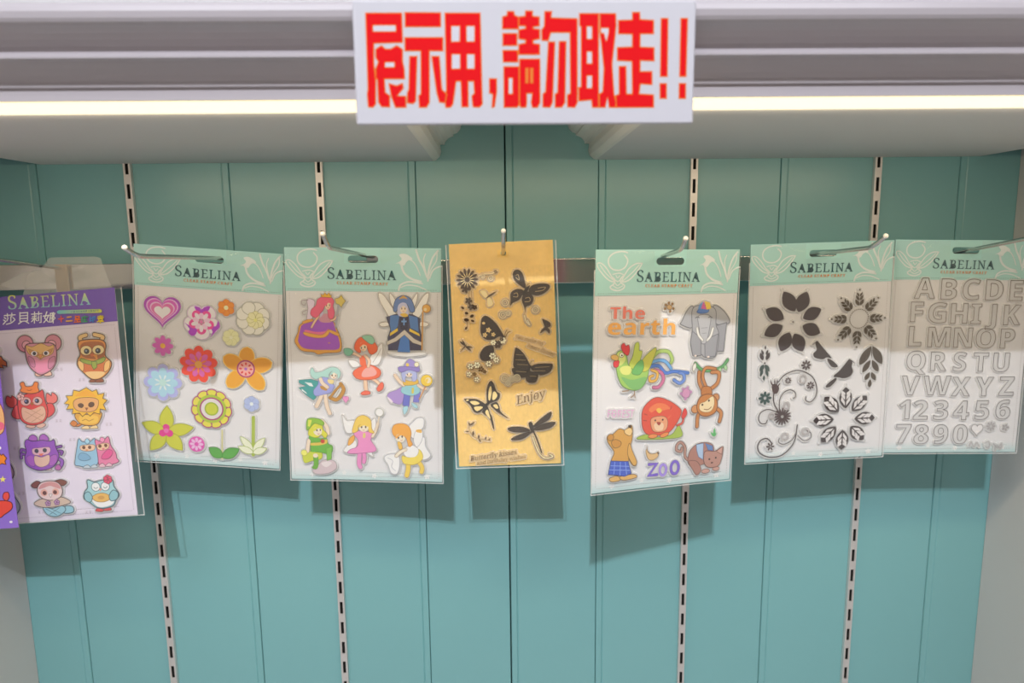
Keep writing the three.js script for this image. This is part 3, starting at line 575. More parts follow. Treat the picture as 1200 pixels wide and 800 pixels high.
  fairies: `
= fairy_stamp | pink haired fairy in a wide purple gown
wing #d9cade/#75656c:0.5 S -62.1 57.4 -54.4 58.8 -55.6 67.4 -57.9 79.4 -63 80.2 -61.4 67.5
wing #75656c L -61.2 58.2 -67.9 58.3 -68.5 62.2 -65.4 63.7 -63.7 61.1 :0.6
wing #75656c L -62.2 68.9 -67.6 71.1 -67.2 74 -63.6 73.5 :0.6
gown #d79a36/#7c5226:0.6 S -70.6 85.5 -56.5 80.8 -34.8 81.7 -29.9 89.8 -25.6 101.7 -25.2 111.8 -28.4 115.6 -43 116.7 -51.5 118.3 -56.3 116 -69.7 114.4 -76 107.3 -77.1 102.4 -73.4 94
gown #9c4cbe S -68.2 85.5 -55.3 80.3 -36 80.5 -31.6 88.6 -27.5 101.8 -26.8 109.5 -30.8 112.9 -42.9 113.3 -56.3 113.3 -68.4 111.3 -73.5 104.8 -73.1 100 -71.1 91.5
trim #d9688e S -65.1 91.2 -53.3 93.2 -43.5 92.6 -39.1 89.9 -38.5 93.5 -44.9 96.7 -64.2 95
trim #dea440/#94602a:0.4 S -67.1 93.9 -57 95.7 -46.1 96.7 -39.2 91.1 -38.5 94.5 -43.7 99.1 -54.7 99.7 -65.3 97.2
trim #dea440/#94602a:0.4 S -37.9 90.9 -27.9 94.6 -28.4 97.5 -37.5 93.5
trim #dca03c/#94602a:0.4 P -68.4 82.4 -62.5 79.7 -56.2 79.1 -56.5 81.3 -67.5 84.5
bodice #c58a9c S -47.9 74.5 -38.2 73.2 -34.8 81.5 -44.5 82.8 -49.2 80
sleeve #b8b4cc S -50.9 75.7 -46.6 70.4 -44 72.3 -47.7 76.9
arm #e9bf9e/#94604c:0.4 L -49.6 75.4 -54.6 82.4 -58 88.2 :2
arm #e9bf9e/#94604c:0.4 L -36 80.3 -32.3 79.1 -28.6 74.2 :1.7
hair #df5c7c/#a23c56:0.5 S -43.7 53.7 -37.7 53 -32.3 58.4 -33.4 64.1 -31.9 71.9 -34.2 78.1 -38.3 77.2 -39.3 69.6 -42 63.7 -44.6 68.7 -47.1 71.6 -52.8 77.2 -58.3 74.1 -57.4 68.4 -52.4 63.8 -50.5 57.6
face #f1caaa E -39.1 63.2 3.2 5 4
eye #4a3a34 E -40.6 63.7 0.6 1.2 0
eye #4a3a34 E -37 63.4 0.5 1.1 0
hair #df5c7c S -42.7 62 -39.5 58.4 -35.4 59.6 -34.8 61.7 -38.6 60.8 -41.1 64.2
mouth #c05a50 L -39.7 65.8 -38.7 66.4 -37.8 65.8 :0.5
crown #d9a944/#8c642a:0.4 P -45.6 54.2 -46.3 51.4 -43.9 52.6 -42.1 49.9 -39.8 52.3 -37.3 49.9 -36.2 53 -34.8 52.2 -35.3 54.8
wand #9a9aa6 L -31.1 88.6 -29.1 75.4 -27.1 64.2 :1.4
wand #cdb858/#7c6c34:0.5 P -30.5 56.4 -25.9 55.2 -23.7 52.4 -22.1 55.4 -19.3 58.5 -22.3 62 -24 65.4 -26.1 62.3 -29.5 61.2
= fairy_stamp | winged fairy in a blue hooded robe holding a gold staff
wing #e9e3dd/#8b7d70:0.6 S 18.1 49.9 23.6 52.3 31.2 63 36.9 73.1 30.1 75.6 25.2 68.3 19.8 58.5
wing #e9e3dd/#8b7d70:0.6 S 30.5 50.1 34.4 53.8 39 62.9 35.8 66 31.6 59.9
wing #e9e3dd/#8b7d70:0.6 S 73.4 49.4 68.4 51.9 61.5 62.7 55.6 72.9 62.3 75.3 67.1 67.8 71.8 58
wing #e9e3dd/#8b7d70:0.6 S 61 49.8 57.6 53.5 52.9 62.8 55.6 65.8 59.4 59.6
wing #e9e3dd/#8b7d70:0.6 S 18.8 83.2 26.3 81.6 29.9 84.6 21.5 86.3
wing #e9e3dd/#8b7d70:0.6 S 72.8 82.5 65.1 80.8 61.9 84.2 69.7 85.7
robe #3d3c5c/#26243a:0.6 P 26.6 76.3 35.7 73.1 55.2 72.9 63.9 77.4 62.8 87.3 66.1 101.2 65.1 111.8 28.3 112.3 27.9 98.6 31.1 89.3
robe #4c78b4 P 30.7 73.8 40.7 73.7 38.9 86.1 31.7 94.2 30 83.1
robe #4c78b4 P 51.2 73.5 61.1 75.9 62.2 92 52.9 87.4
robe #477cc6 P 41.9 98.4 46 91.2 51.2 98.3 52.3 114.8 38.2 114.4
robe #262440 P 40.6 75.2 51.2 75.1 49.8 89 46 90.9 42 89.1
trim #e2c23c P 30.4 93.3 38.6 87.9 39.2 91 29.8 97
trim #e2c23c P 52.3 88.1 62.8 93.8 63.4 96.6 51.6 91.2
trim #cdc6bc/#7a746c:0.5 P 26.5 103.3 35.3 99.1 46.4 90 57.1 99.8 65.5 103.7 65.1 106.8 55.5 103.8 46.3 95 36.8 102.5 26.8 106.7
hood #5f7cb2/#2c3450:0.6 S 34.5 67.6 37.2 56.5 45.6 52.1 53.9 56 57.8 67.9 53.4 69.5 50.1 61.9 45.2 59.8 40.8 62 37.3 69.4
hood #c89a48 S 40.6 55.8 45.6 52.1 50.2 55.7 45.6 54.9
hair #bcbcd6 S 38.9 66 40.8 61.4 45.2 59.5 49.5 61.9 51.2 72 48.1 75.1 43.4 75.2 39.4 73.1
face #f2d2b8 E 45.4 66.2 4 5.2 0
eye #51443c E 43.6 66.2 0.6 1.1 0
eye #51443c E 47.3 66.2 0.6 1.1 0
hair #bcbcd6 S 40.8 64.4 45.5 60.7 50.1 64.3 48.8 65.6 45.5 63.1 42 66
mouth #b8605a L 44.4 69 45.4 69.5 46.3 69 :0.5
collar #d8b23c S 41.6 72.4 48.1 71.4 50.6 74.2 45.9 75.5
cross #6f9ad0 P 45.3 77 46.8 77 46.8 79.5 49 79.4 48.9 81.3 46.8 81.3 46.7 84.7 45.2 84.7 45.2 81.3 43 81.4 43.1 79.5 45.2 79.5
staff #c99440 K 67 69.4 65.7 111.5 :1.5
staff #d9a440/#8c602a:0.6 C 71.1 65.9 4.3
staff #e9d2a0 C 69.8 66.9 1.8
hem #dcdcdc S 28.9 114.2 47.6 115.8 66.3 114.6 67.9 117.1 47.6 119.6 30.4 117.3
= fairy_stamp | red haired ballet fairy in an orange skirt
wing #efece9/#9c908c:0.6 S 7.4 121.4 15.8 110.6 20.6 105.9 21 115.9 16.7 128.2 8.2 129.3
wing #9c908c L 10.2 127 16.3 117.5 19.9 110.6 :0.5
wing #efece9/#9c908c:0.6 S -16.9 125.2 -9 125.7 -4.7 130.4 -12.3 132.4
leg #f1c6aa/#a8745c:0.5 L 1 144.5 1.7 155.6 2.3 160.4 :3.5
leg #f1c6aa/#a8745c:0.5 L 7.3 144.1 14.2 148.4 18.5 153.4 :2.8
shoe #ec6a52/#a8442c:0.5 S 16 153.5 19.8 149.3 21.7 151.8 20.7 156.6 16.2 159.5 14.3 157
shoe #ec6a52/#a8442c:0.5 S -3.8 162.1 0.7 159.4 6.1 160.3 5.4 162.9 -1.9 163.9
skirt #e86a46/#b0482c:0.6 S -12.1 138.4 -3.5 132.3 8.2 130.2 18.2 135.7 16.2 143.3 3.5 146.4 -8.2 145
skirt #f2a6a0 S -0.4 135.7 8.2 131.2 14.4 137.4 11.1 142.1 -2.1 143.3
bodice #e8683e S -4.5 121 0.5 119.9 2.6 129.7 -3.4 130.4
arm #f1c6aa/#a8745c:0.5 L 1.5 119.3 6.1 124.9 5 131.5 :2.7
arm #f1c6aa/#a8745c:0.5 L -3.9 120.3 -7.9 118.2 -12.3 116.7 :2.4
hair #e6622c/#ac4420:0.6 S -3.4 99.3 6.6 99.2 14.3 106.9 15.1 113.2 10 117.3 6.3 115.5 3.3 106.4 -0.4 104.6 -3.1 111.8 -4.4 115.9 -9.7 111.9 -8.6 105
face #f3ceb2 E -0.2 109.3 4.1 5.3 -10
eye #4c5a3a E 1.7 109.6 0.8 1.3 0
eye #4c5a3a E -2.4 110.6 0.8 1.3 0
hair #e6622c S -4.9 108.1 -0.7 104 5.2 106.1 4.2 108 -0.1 106.8 -4 110
mouth #c05a50 L -1.8 112.5 -0.7 113.1 0.4 112.1 :0.5
hat #8cc0a4/#588c74:0.6 S -0.9 97.8 8.5 97 12.2 102.9 9 106 2.8 102.1
fan #76b69c/#488870:0.6 S -21.6 112.4 -16.6 111.7 -11.9 114.8 -15.8 119.2 -20.5 117.7
= fairy_stamp | pale haired fairy in a teal cape playing a harp
cape #3c9896/#2a6c6e:0.5 P -74.3 148.6 -60.9 147.2 -50.3 150.1 -56.4 158.1 -55.5 167.9 -58.5 170.5 -66.2 165.1 -74.4 157 -66.1 154.9 -73.8 151.5
cape #dfe8e6 P -67.9 150.4 -60.1 151.3 -58 155.2 -62.1 154.8
cape #dfe8e6 P -71.5 157.9 -66.3 162.2 -65.4 164.1 -71.1 160.3
leg #f0d2bc/#ab8672:0.4 L -48.7 164.8 -51.9 171.8 -55 177.8 :3.9
leg #f0d2bc/#ab8672:0.4 L -44.6 164.8 -43.2 177.5 -40.1 185.8 :3.7
dress #989ed8/#6b70aa:0.5 S -51.1 145.5 -43.2 143.8 -38.6 150.9 -33.9 153.8 -35.6 157.3 -38.8 161.7 -47.7 164.2 -55.8 165.7 -57.6 160.1 -52.3 152.7
belt #bd8c3c S -49.6 154.2 -42.6 156.9 -43.5 159.8 -49.5 157.6
arm #f0d2bc/#ab8672:0.4 L -49.6 146.4 -47.4 151.3 -42 155.7 :3.7
hair #aad2ca/#7a9e9a:0.5 S -43 135.6 -36.1 133.1 -29.4 134.8 -26.8 140 -29.2 145.3 -30.5 140.6 -36 137.2 -40.1 141.2 -40.9 144.3 -48.1 143.8 -54.8 146.5 -59.3 143.4 -60.7 138.2 -58.4 134.3 -55.6 139.1 -48 138.4
face #f3d8c4 E -34.4 141.7 3.7 4.5 8
eye #5c4438 E -36.2 142.1 0.8 1.2 0
eye #5c4438 E -32.3 142.6 0.6 1 0
hair #aad2ca S -38.1 140.2 -34.3 136.8 -30.6 138.9 -31.1 140.6 -34.3 138.9 -37.3 141.9
mouth #c05a50 L -35.3 144.4 -34.3 145 -33.3 144.4 :0.5
ruff #e8d090 S -41.4 147.1 -34.6 147.9 -36 151.9 -40.3 151
harp #be8a3a/#86602a:0.4 L -26.7 151.7 -23.5 157.5 -26.2 164.4 -32.2 170 -39.2 167.6 :3.5
harp #be8a3a/#86602a:0.4 L -39 167.6 -33.9 160.6 -26.7 152.7 :1.8
harp #e6e0d0 K -32.1 167.5 -26 157.6 :0.6
harp #e6e0d0 K -34 165.6 -29 157.6 :0.6
heart #e292c2/#b06c98:0.4 H -21.4 169.7 6.5 7.5
= fairy_stamp | wizard fairy in a lilac pointed hat with a moon wand
cape #a88ecc/#7c68a0:0.5 S 44.6 154.2 36.2 158.1 28.6 161.1 26.2 165.5 32.3 171.6 41.2 173.4 44.4 165.1
cape #ead8e4 S 26.4 165.5 32.1 170.8 30.2 172.3 27.1 168.4
leg #686fc4/#484c94:0.4 P 45.2 162.4 51.8 162.7 50.1 176.4 43.3 175
leg #7a78ca/#54529a:0.4 P 56.7 160.6 63.3 159.5 61.4 171.1 55.4 170.8
boot #a6d0dc/#70989f:0.4 S 44.1 177.3 48.8 176 48.3 180.8 45.2 185.1 43.8 180.8
boot #a6d0dc/#70989f:0.4 S 53.5 172 59.1 174.7 59.6 177.8 55.5 176.3
tunic #90c4ce/#64989f:0.4 S 44.2 153 50.8 151.4 60.4 151 62.5 159.5 54.5 163.4 46.8 162.4 41.8 159.1
tunic #d2c050 S 54 155.2 56.2 155.2 55.7 161 53.6 160.7
arm #f2d0b8/#ae826a:0.4 L 44.8 151.9 40.2 147.7 35.1 141.1 :3.1
arm #f2d0b8/#ae826a:0.4 L 61 151.6 65.8 155 69.3 155.5 :2.9
collar #d8b048/#9a7a30:0.4 S 45.3 146.2 52.8 147.6 59.9 145.4 60.9 149.3 53.7 151.7 45 151.5
hair #a8b0da/#767eae:0.5 S 43.1 136.9 51 134.5 58.5 136.3 59.2 145 55.1 147.2 53.8 142.6 47 142.3 46.2 148.1 43.7 144.9
face #f5d6c2 E 50.9 139.3 3.9 3.5 0
eye #5a4a44 E 49.2 139.7 0.6 1 0
eye #5a4a44 E 52.9 139.5 0.6 1 0
hair #a8b0da S 47.3 138.2 51 135.8 54.8 137.5 54.2 138.9 51 137.4 48 139.6
mouth #c05a50 L 50.1 141.1 51.1 141.5 51.9 141 :0.5
hat #988ac8/#6c609c:0.5 S 45.8 131.5 49 124.7 52.9 122.7 57.6 125.7 61.3 128.3 61.8 131.8 54.9 131.9
hat #8a7cc0/#6c609c:0.5 S 39.1 132.2 46.2 131.1 57.8 131.9 62.7 132.9 61 136.3 51 134.3 42.1 137.1
hat #dcc05a C 49.3 128.7 1.9
hat #e8e2c4/#9a8c54:0.5 C 59.5 128.4 2.3
moon #e6c440/#a48a2c:0.5 C 70.7 146.2 6.2
moon #ecd6b0 C 72.4 145.8 3.3
moon #e6c440 P 69.2 145.2 73 143.8 70.7 149.1
staff #cc9464 L 69.1 153 65.4 160.9 62.2 167.4 :1.4
= fairy_stamp | elf in green sitting on a rock
arm #f0d4c0/#aa8674:0.4 L -49.3 194.9 -44.2 201.5 -42.8 209.3 :3.8
rock #cab9be/#988a90:0.6 S -61.4 252.6 -54.1 245.6 -49.9 241.5 -41.6 240.4 -35.9 243 -35 250.2 -44.1 255.9 -57.5 256.9
rock #dcd2d4 S -51.8 244.5 -43.9 242 -39.5 244.2 -46.3 248.9
skirt #c4cc42/#8c942c:0.5 S -72 233.1 -60.3 230.4 -51.4 231.5 -51.6 238.8 -62.9 241.8 -70.8 243.8
torso #68ae3e/#47802a:0.6 S -64.5 213.8 -55.5 216.5 -45.4 215.2 -43.2 221.6 -38.3 224.5 -41 232.7 -54.8 230.9 -62.4 231.1 -63.2 223.2
belt #d8bc50 S -62.7 220.9 -51.1 219.6 -45 216.1 -44.5 220.6 -52.3 223.2 -62.4 223.6
brooch #c04030 C -49.3 218.4 2.5
leg #7ab848/#4e8430:0.4 P -45.5 226.9 -39 224.3 -40.1 239.2 -44.6 240.9
leg #6aa838/#4e8430:0.5 S -59.8 236.7 -55.8 236.2 -55.4 246.4 -58 251.2 -62.2 249.7 -60.1 246.5
knee #f0d4c0 E -58 235.5 2.9 2.5 0
arm #f0d4c0/#aa8674:0.4 L -64.9 217.8 -66.2 224.4 -67 230.5 :3.6
flower #e2e070/#a8a838:0.5 C -70.9 232.4 3.2
hair #d2d03e/#9a982a:0.6 S -63.1 202.1 -58 197.3 -50.3 198 -48.3 204.9 -44 210 -46.3 214.3 -50.6 210.6 -54.3 213.6 -59.8 213.7 -65.1 210.9
face #f5dac6 E -54.5 206.8 4.9 5.1 0
eye #564a40 E -55.4 205.7 0.9 1.3 0
eye #564a40 E -51.6 205.4 0.7 1.2 0
hair #d2d03e S -59.4 205.1 -53.9 201 -49.1 203.4 -50 204.7 -54 203.4 -58.3 206.9
mouth #c06a50 L -54.8 209.5 -53.5 210.1 -52.4 209.4 :0.6
hat #8ab83a/#5c8426:0.6 S -65.2 192.9 -53.7 192.5 -47.6 196.2 -48.8 199.5 -58 197.5 -65.1 204.8 -66.9 203.7
hat #d4d656 P -64.8 193.6 -60.8 194 -63.3 201.8 -65.5 200.8
scarf #68ae3e S -64 212.2 -59.9 214.1 -51 215.3 -55.6 219.7 -63.3 217.6
= fairy_stamp | blonde fairy in a pink dress raising a round wand
wing #f0ecec/#a39c9c:0.6 S -25.6 188 -20.9 194.3 -12.3 194.6 -12.3 206.3 -21 207.9 -24.3 199.5
wing #f0ecec/#a39c9c:0.6 S 5.5 198 11.2 190.8 12 200 9.3 206.6
wing #f0ecec/#a39c9c:0.6 S -25.2 229.1 -19.7 221.9 -12.1 217 -11.1 224.1 -19.4 230.4
wing #e8a84c/#a0742e:0.5 S -19.9 222.6 -18.3 215 -12.9 211.1 -14 218.2
wing #f0ecec/#a39c9c:0.5 S 1.6 230.9 5.2 228.5 8.1 234.8 4.4 233.2
leg #df8cc0/#a86490:0.5 L -7 231.8 -8 243.1 -6.7 248 :4.3
leg #df8cc0/#a86490:0.5 L -2.3 231.2 -1.7 236.9 -2.6 242 :3.8
dress #e08ec0/#a4668f:0.6 S -12.9 209.4 -8.1 206 5.6 207.4 9.2 211.8 5.7 215.9 11.7 227.8 -4 231.3 -19.9 231.9 -17.9 228 -9.9 224.5 -8.3 216.2
sash #d8c878 S -2.3 208.5 0.2 208.4 -0.3 213.4 -2.9 213.2
arm #f6d8c4/#ab8672:0.5 L 8.1 211.8 12.2 204.7 14.6 196.4 :2.6
hair #f0c65c/#b38c3e:0.6 S -11.9 196.2 -8.2 190 -1 187.8 6.1 192.8 7.1 202.4 9.8 207.3 4.7 206.5 2.5 199.4 -3.5 197.7 -8 199.9 -9 205.6 -14.7 207.1
face #f8dcc8 E -1.7 201.9 5.4 4.7 0
eye #5a4438 E -4.1 201 0.9 1.4 0
eye #5a4438 E 0.6 200.9 0.9 1.4 0
hair #f0c65c S -7.5 200.3 -1.6 196.5 3.9 199.6 3.2 200.6 -1.7 199.1 -6.4 201.5
mouth #c05a60 L -3 204.3 -1.8 204.8 -0.6 204.2 :0.5
wand #d8c8b0 K 12.8 205.8 16.4 188.1 :1.4
wand #f1f0ec/#a5a69c:0.6 C 16.7 183.7 4.2
= fairy_stamp | orange haired fairy in a yellow petal skirt
wing #eeecf2/#9b9ba9:0.6 S 49.5 201.1 55.1 193.9 60.3 189.6 66.5 190.4 66.4 198.9 62.7 203.6 59.1 211.5 53.1 211.6
wing #eeecf2/#9b9ba9:0.6 S 59.5 217.4 67 211.5 68.5 222.4 73.8 231.9 68.2 237 61.9 234.8
wing #eeecf2/#9b9ba9:0.5 S 57.8 204.9 64.7 203.6 64.6 214.2 58.8 222.6 55.4 215.6
bow #dfae50 S 58.1 203.3 63.6 202.4 64.3 206.2 59 205.6
sprite #efeff1/#a4a4b0:0.6 S 21.4 236 29.6 232.2 37.3 234.4 38.3 244.4 35.4 254.5 29.1 253.7 25.7 244.7
sprite #a4a4b0 L 24.9 236.4 30.7 239.8 29.4 247 34 251.6 :0.6
leg #eec654/#b0903c:0.5 L 48.4 241.3 48.5 248.9 46.8 256.6 :4.7
leg #eec654/#b0903c:0.5 L 59.8 239.1 64.4 246.2 63.8 251.9 :4.2
skirt #f0d05a/#b4983c:0.6 S 41.9 234.1 48.2 234.4 59.9 225.9 65 231.7 63.7 238.1 55.3 243.3 43.7 242.1
bodice #f0ecee/#b0a8a8:0.5 S 43.7 226.4 53 221.3 60.4 226.1 57 234 46.6 234.2
arm #f8dcc8/#ab8672:0.5 L 46 226.2 40.1 229.1 35 234 :3.1
hair #efa444/#b87830:0.6 S 31 204.7 33.4 198.4 41.7 196.3 49.1 199 52.2 206.2 51.2 214.5 53.5 219.6 49.7 222.1 46.2 211.7 36.9 209.6 33.6 210.8
face #f8dcc8 E 40.1 213 5.4 4.9 14
eye #5a4438 E 37.8 212.6 0.9 1.4 10
eye #5a4438 E 42.2 211.1 0.9 1.4 10
hair #efa444 S 34.6 211.7 40.4 207.6 46.2 209.1 45 210.8 40.4 209.7 35.7 213.4
mouth #c05a60 L 40.1 215.4 41.5 215.8 42.4 214.9 :0.5
braid #e8b850/#a98434:0.5 S 37 218.3 40.3 218.2 42.1 224.1 39 225.8`,
  leaflet: `
= crab_print |
claw #d84a44/#5c2420:0.8 S 37.8 166.2 39.4 161.2 43.7 160.7 44.2 165.4 41.1 169
arm #d84438/#5c2420:0.8 S 32.5 171.1 37.9 169.6 45.5 171.9 45.2 178.4 36.1 184.2 30.6 186.5
maple #e07c24/#5c2c14:0.8 P 46.9 123.1 44 118.8 41.8 120.2 39.1 116.1 33.8 117 32.5 127.2 37.5 129.6 41.6 127.9 45.4 129.4 44.5 126
owl_picture #dca470/#7a4a3c:0.8 S 42 60.2 47.3 65.6 49.7 76 48.6 89.9 44.2 96 37.8 94.3
owl_picture #d8607c S 39.2 82.9 48.1 84.8 47.9 91.1 38 93
star #e6d66a P 40.7 141.9 41.4 144.6 44 145 41.7 146.4 42 149 40.1 147.3 37.5 148.7 38.6 146.2 36.7 144.5 39.4 144.4
dot #efe9f2 E 40.7 111.4 2.3 1.8 0
dot #e4def0 E 42.7 193 1.8 1.3 0`,
  butterfly: `
= flower_stamp | black daisy over a hanging flower chain
daisy #3a2a1c R 14 -37.2 38.5 3.6 12.1 2.7 0
daisy #e8d29a R 14 -37.2 38.5 3 7.9 0.8 12
daisy #2a1c12 C -37.2 38.5 2.5
daisy #3a2a1c R 5 -39.6 48.5 0.8 4.7 2.7 0
chain #4a3420 K -35.6 50.6 -36.3 59.4 :0.4
chain #4a3420 K -33.1 50.5 -33.2 63.6 :0.4
blossom #33241a R 5 -36.6 61 0.3 4.1 2.5 10
blossom #33241a R 5 -34.4 67.7 0.3 3.6 2.5 30
blossom #33241a R 5 -30.3 68.1 0.3 2.8 1.9 30
blossom #33241a E -43.3 68.2 1.9 1.2 40
blossom #33241a E -39.4 74.1 1.9 1.4 20
blossom #33241a E -33.8 77.4 2.2 1.5 -30
blossom #33241a E -39.8 81.3 2.8 1.8 10
blossom #33241a E -33.2 82.6 1.9 1.2 20
blossom #33241a E -40.5 90.1 1.7 1.1 -50
chain #4a3420 L -39.8 82.6 -38.9 86.8 -40.2 89.8 :0.4
= lace_stamp | small pale lace spray
lace #e2d8b8 L -25 35.2 -18 33.3 -11.1 33.1 -4.7 30.6 :1.1
lace #5a4632 R 6 -6.7 31.3 0.3 1.9 1.1 0
lace #e2d8b8/#7a6648:0.3 O -11.9 37.7 2.5 2.5 0.7
lace #e2d8b8/#7a6648:0.3 O -11.9 37.7 1.1 1.1 0.5
lace #e2d8b8/#7a6648:0.3 O -20.1 35.7 1.9 1.9 0.7
lace #e2d8b8/#7a6648:0.3 O -20.1 35.7 0.8 0.8 0.5
= dragonfly_stamp | small pale dragonfly with a dark body
wing #e4d4a0/#c0a860:0.4 S -23.5 51.7 -18.8 51.3 -16.1 57.5 -19.7 57.9
wing #e4d4a0/#c0a860:0.4 S -16.5 60.2 -13.6 58.7 -10.9 65.4 -16 67.9
body #3c2c1c V -18.3 59 -5.9 51.9 1.9
= butterfly_stamp | large dark butterfly with spiral patterned wings
wing #2f241c S 12.2 32.7 16.4 29.9 21.7 33.6 24.6 44.1 24.6 50.4 18.5 46.6 12.7 40.3
wing #2f241c S 27.8 52.5 32.1 47.2 43.1 45.7 50.2 47.9 48.3 53.3 39.9 57.9 31.7 57.3
wing #2f241c S 8.8 54.4 15.5 50.6 22.3 52.8 17.8 61.6 10.8 64.9 7.4 68.6 8.2 62.6
wing #2f241c S 22.2 56.3 27.8 53.8 32.7 60.9 30 67.6 24.4 70.1 23.3 76.4 22.4 70 20.3 63.1
swirl #a8936c L 14.7 38.2 18.1 41.1 17.3 35.6 14.8 36.1 :0.7
swirl #a8936c L 34.6 54.1 42.8 53.1 45.7 49.9 37.5 50.7 :0.7
swirl #a8936c L 11.1 58.6 15.8 58.8 15.4 54.9 11.8 55.6 :0.7
swirl #a8936c L 23.2 64.6 28.7 64 28.1 60.1 23.9 60.8 :0.7
lace #e8dfc4/#6a563a:0.3 O 2.3 64.5 3.3 3.3 0.7
lace #e8dfc4/#6a563a:0.3 O 2.3 64.5 1.5 1.5 0.5
lace #e8dfc4/#6a563a:0.3 O -0.7 77.3 3.6 3.6 0.7
lace #e8dfc4/#6a563a:0.3 O -0.7 77.3 1.7 1.7 0.6
lace #e8dfc4/#6a563a:0.3 O 4.9 76.2 2.2 2.2 0.7
lace #e8dfc4/#6a563a:0.3 O 4.9 76.2 1 1 0.5
lace #e8dfc4/#6a563a:0.3 O 34.4 73.5 3.3 3.3 0.7
lace #e8dfc4/#6a563a:0.3 O 34.4 73.5 1.5 1.5 0.5
lace #e8dfc4/#6a563a:0.4 L 22.1 78.3 23.8 85.2 27.7 89.5 25.2 83.9 :1
body #1f1812 V 20.7 57.6 29.4 47.1 3.6
antenna #2f241c L 25.5 49.6 26.7 46.9 29.5 44.6 :0.4
= butterfly_stamp | tiny dark butterfly
wing #33261c S 41.1 83.7 44.4 84.7 49.2 87.6 49.6 91.7 44.6 93.2 42.8 90.1
wing #33261c S 44.6 92.1 48.9 95.8 47.9 99.4 44 95.9 38.3 99 39.8 95.5
= butterfly_stamp | dark butterfly half made of blossoms
wing #2b1f17 S -24.8 86 -22.8 79.2 -17.3 78.3 -8 86.7 -1.6 98 0.5 102.2 -5.8 100.6 -11.5 103.1 -19.8 103.3 -25 97
wing #2b1f17 S -27.4 119.1 -21.5 111 -13.1 110 -12.1 118.3 -16.6 125.1 -24.9 125.9
spot #d8bc80 E -21.7 85.6 1.7 1.4 0
spot #d8bc80 R 5 -16.8 93.2 0.3 3 1.9 0
spot #d8bc80 R 5 -20.9 98.3 0.3 2.8 1.7 0
spot #d8bc80 R 5 -11.8 98.1 0.3 2.5 1.4 0
blossom #3a2a1e R 6 -7.6 108.8 0.6 4.7 3 0
blossom #efe6cc R 6 -1.9 104.9 0.6 3.6 2.2 0
blossom #efe6cc R 6 -12.2 106.7 0.6 3 1.9 0
blossom #3a2a1e R 6 -3.2 103.4 0.3 2.5 1.4 0
blossom #efe6cc/#5a4632:0.4 R 6 -13.6 121 0.6 3.6 2.2 0
blossom #efe6cc/#5a4632:0.4 R 6 -9.7 125.4 0.6 3.3 1.9 0
blossom #efe6cc/#5a4632:0.4 R 6 -18.1 129.2 0.6 3.3 1.9 0
blossom #efe6cc/#5a4632:0.4 R 6 -30.7 130.1 0.6 3.6 2.2 0
blossom #4a3826 R 5 -26.4 134.7 0.6 3.3 1.9 0
blossom #efe6cc/#5a4632:0.4 R 6 -37.7 131.2 0.6 3.3 1.9 0
blossom #4a3826 R 5 -33.9 139.7 0.3 2.5 1.4 0
blossom #efe6cc/#5a4632:0.4 R 5 -39.4 139.5 0.3 2.8 1.7 0
blossom #efe6cc/#5a4632:0.4 R 5 -31.4 145.4 0.3 2.8 1.7 0
blossom #4a3826 R 5 -22.7 137.4 0.3 2.2 1.4 0
antenna #2b1f17 L 0.5 101.6 1.2 96.7 3.3 93.5 :0.6
antenna #2b1f17 L 1 101.7 4 96.3 7.1 95.6 :0.6
= dragonfly_stamp | tiny dark dragonfly
wing #33261c V -42.7 109.1 -48.6 103.6 1.9
wing #33261c V -42.2 109.4 -45.7 102.3 1.7
wing #33261c V -42.2 109.7 -34.5 111.3 1.9
wing #33261c V -42.5 109.6 -36.1 115.2 1.9
body #33261c V -40.7 107.5 -48.6 115.5 1.4
= text_stamp | line of small script: you make my heart flutter
word #6b563a G you_make_my 27.1 105.5 3.6 I 16.3
word #6b563a G heart_flutter 38.8 116.7 3.9 I 22.3
= butterfly_stamp | dark butterfly covered in fine writing
wing #2f251c S 10.7 115 13.5 113.5 19.6 119.6 24.2 128 25.9 135.1 20.3 136.2 12.1 135.4 8.1 131.6
wing #2f251c S 26.7 135.1 32.9 131.7 44 131.3 50.5 132.7 47.8 140.1 39.4 143.9 32.5 142.3
wing #2f251c S 6.5 135.7 14.9 134.6 25.8 136.4 22.8 144.7 14.4 145.7 9 142.8
wing #2f251c S 23 139.1 33.9 142.3 32.2 150.6 26.6 151.8 21.2 148.8
script #8f7c58 K 11.3 120.6 19.5 121.5 :0.6
script #8f7c58 K 10.5 126.1 22.1 127.1 :0.6
script #8f7c58 K 12.2 131.2 24.1 132.2 :0.6
script #8f7c58 K 31.4 135.3 46.6 135 :0.6
script #8f7c58 K 10.5 138.6 22.9 139.9 :0.6
script #8f7c58 K 25.5 144.2 32.4 145 :0.6
script #8f7c58 K 28.5 138.8 42.3 139.3 :0.6
antenna #2f251c L 26 133.7 26.1 130.9 29 127.7 :0.4
body #1f1812 V 21.5 141.8 27.4 132.3 2.8
lace #eadfc0/#6a563a:0.3 O -1.7 145.8 3.6 3.6 0.7
lace #eadfc0/#6a563a:0.3 O -1.7 145.8 1.7 1.7 0.6
lace #eadfc0/#6a563a:0.3 O 6.1 146.8 2.8 2.8 0.7
lace #eadfc0/#6a563a:0.3 O 6.1 146.8 1.2 1.2 0.6
lace #eadfc0/#6a563a:0.3 O 11.6 145.6 3.3 3.3 0.7
lace #eadfc0/#6a563a:0.3 O 11.6 145.6 1.5 1.5 0.6
lace #eadfc0/#6a563a:0.3 O 1.7 150.8 2.5 2.5 0.7
lace #eadfc0/#6a563a:0.3 O 1.7 150.8 1.1 1.1 0.6
= text_stamp | word Enjoy in script
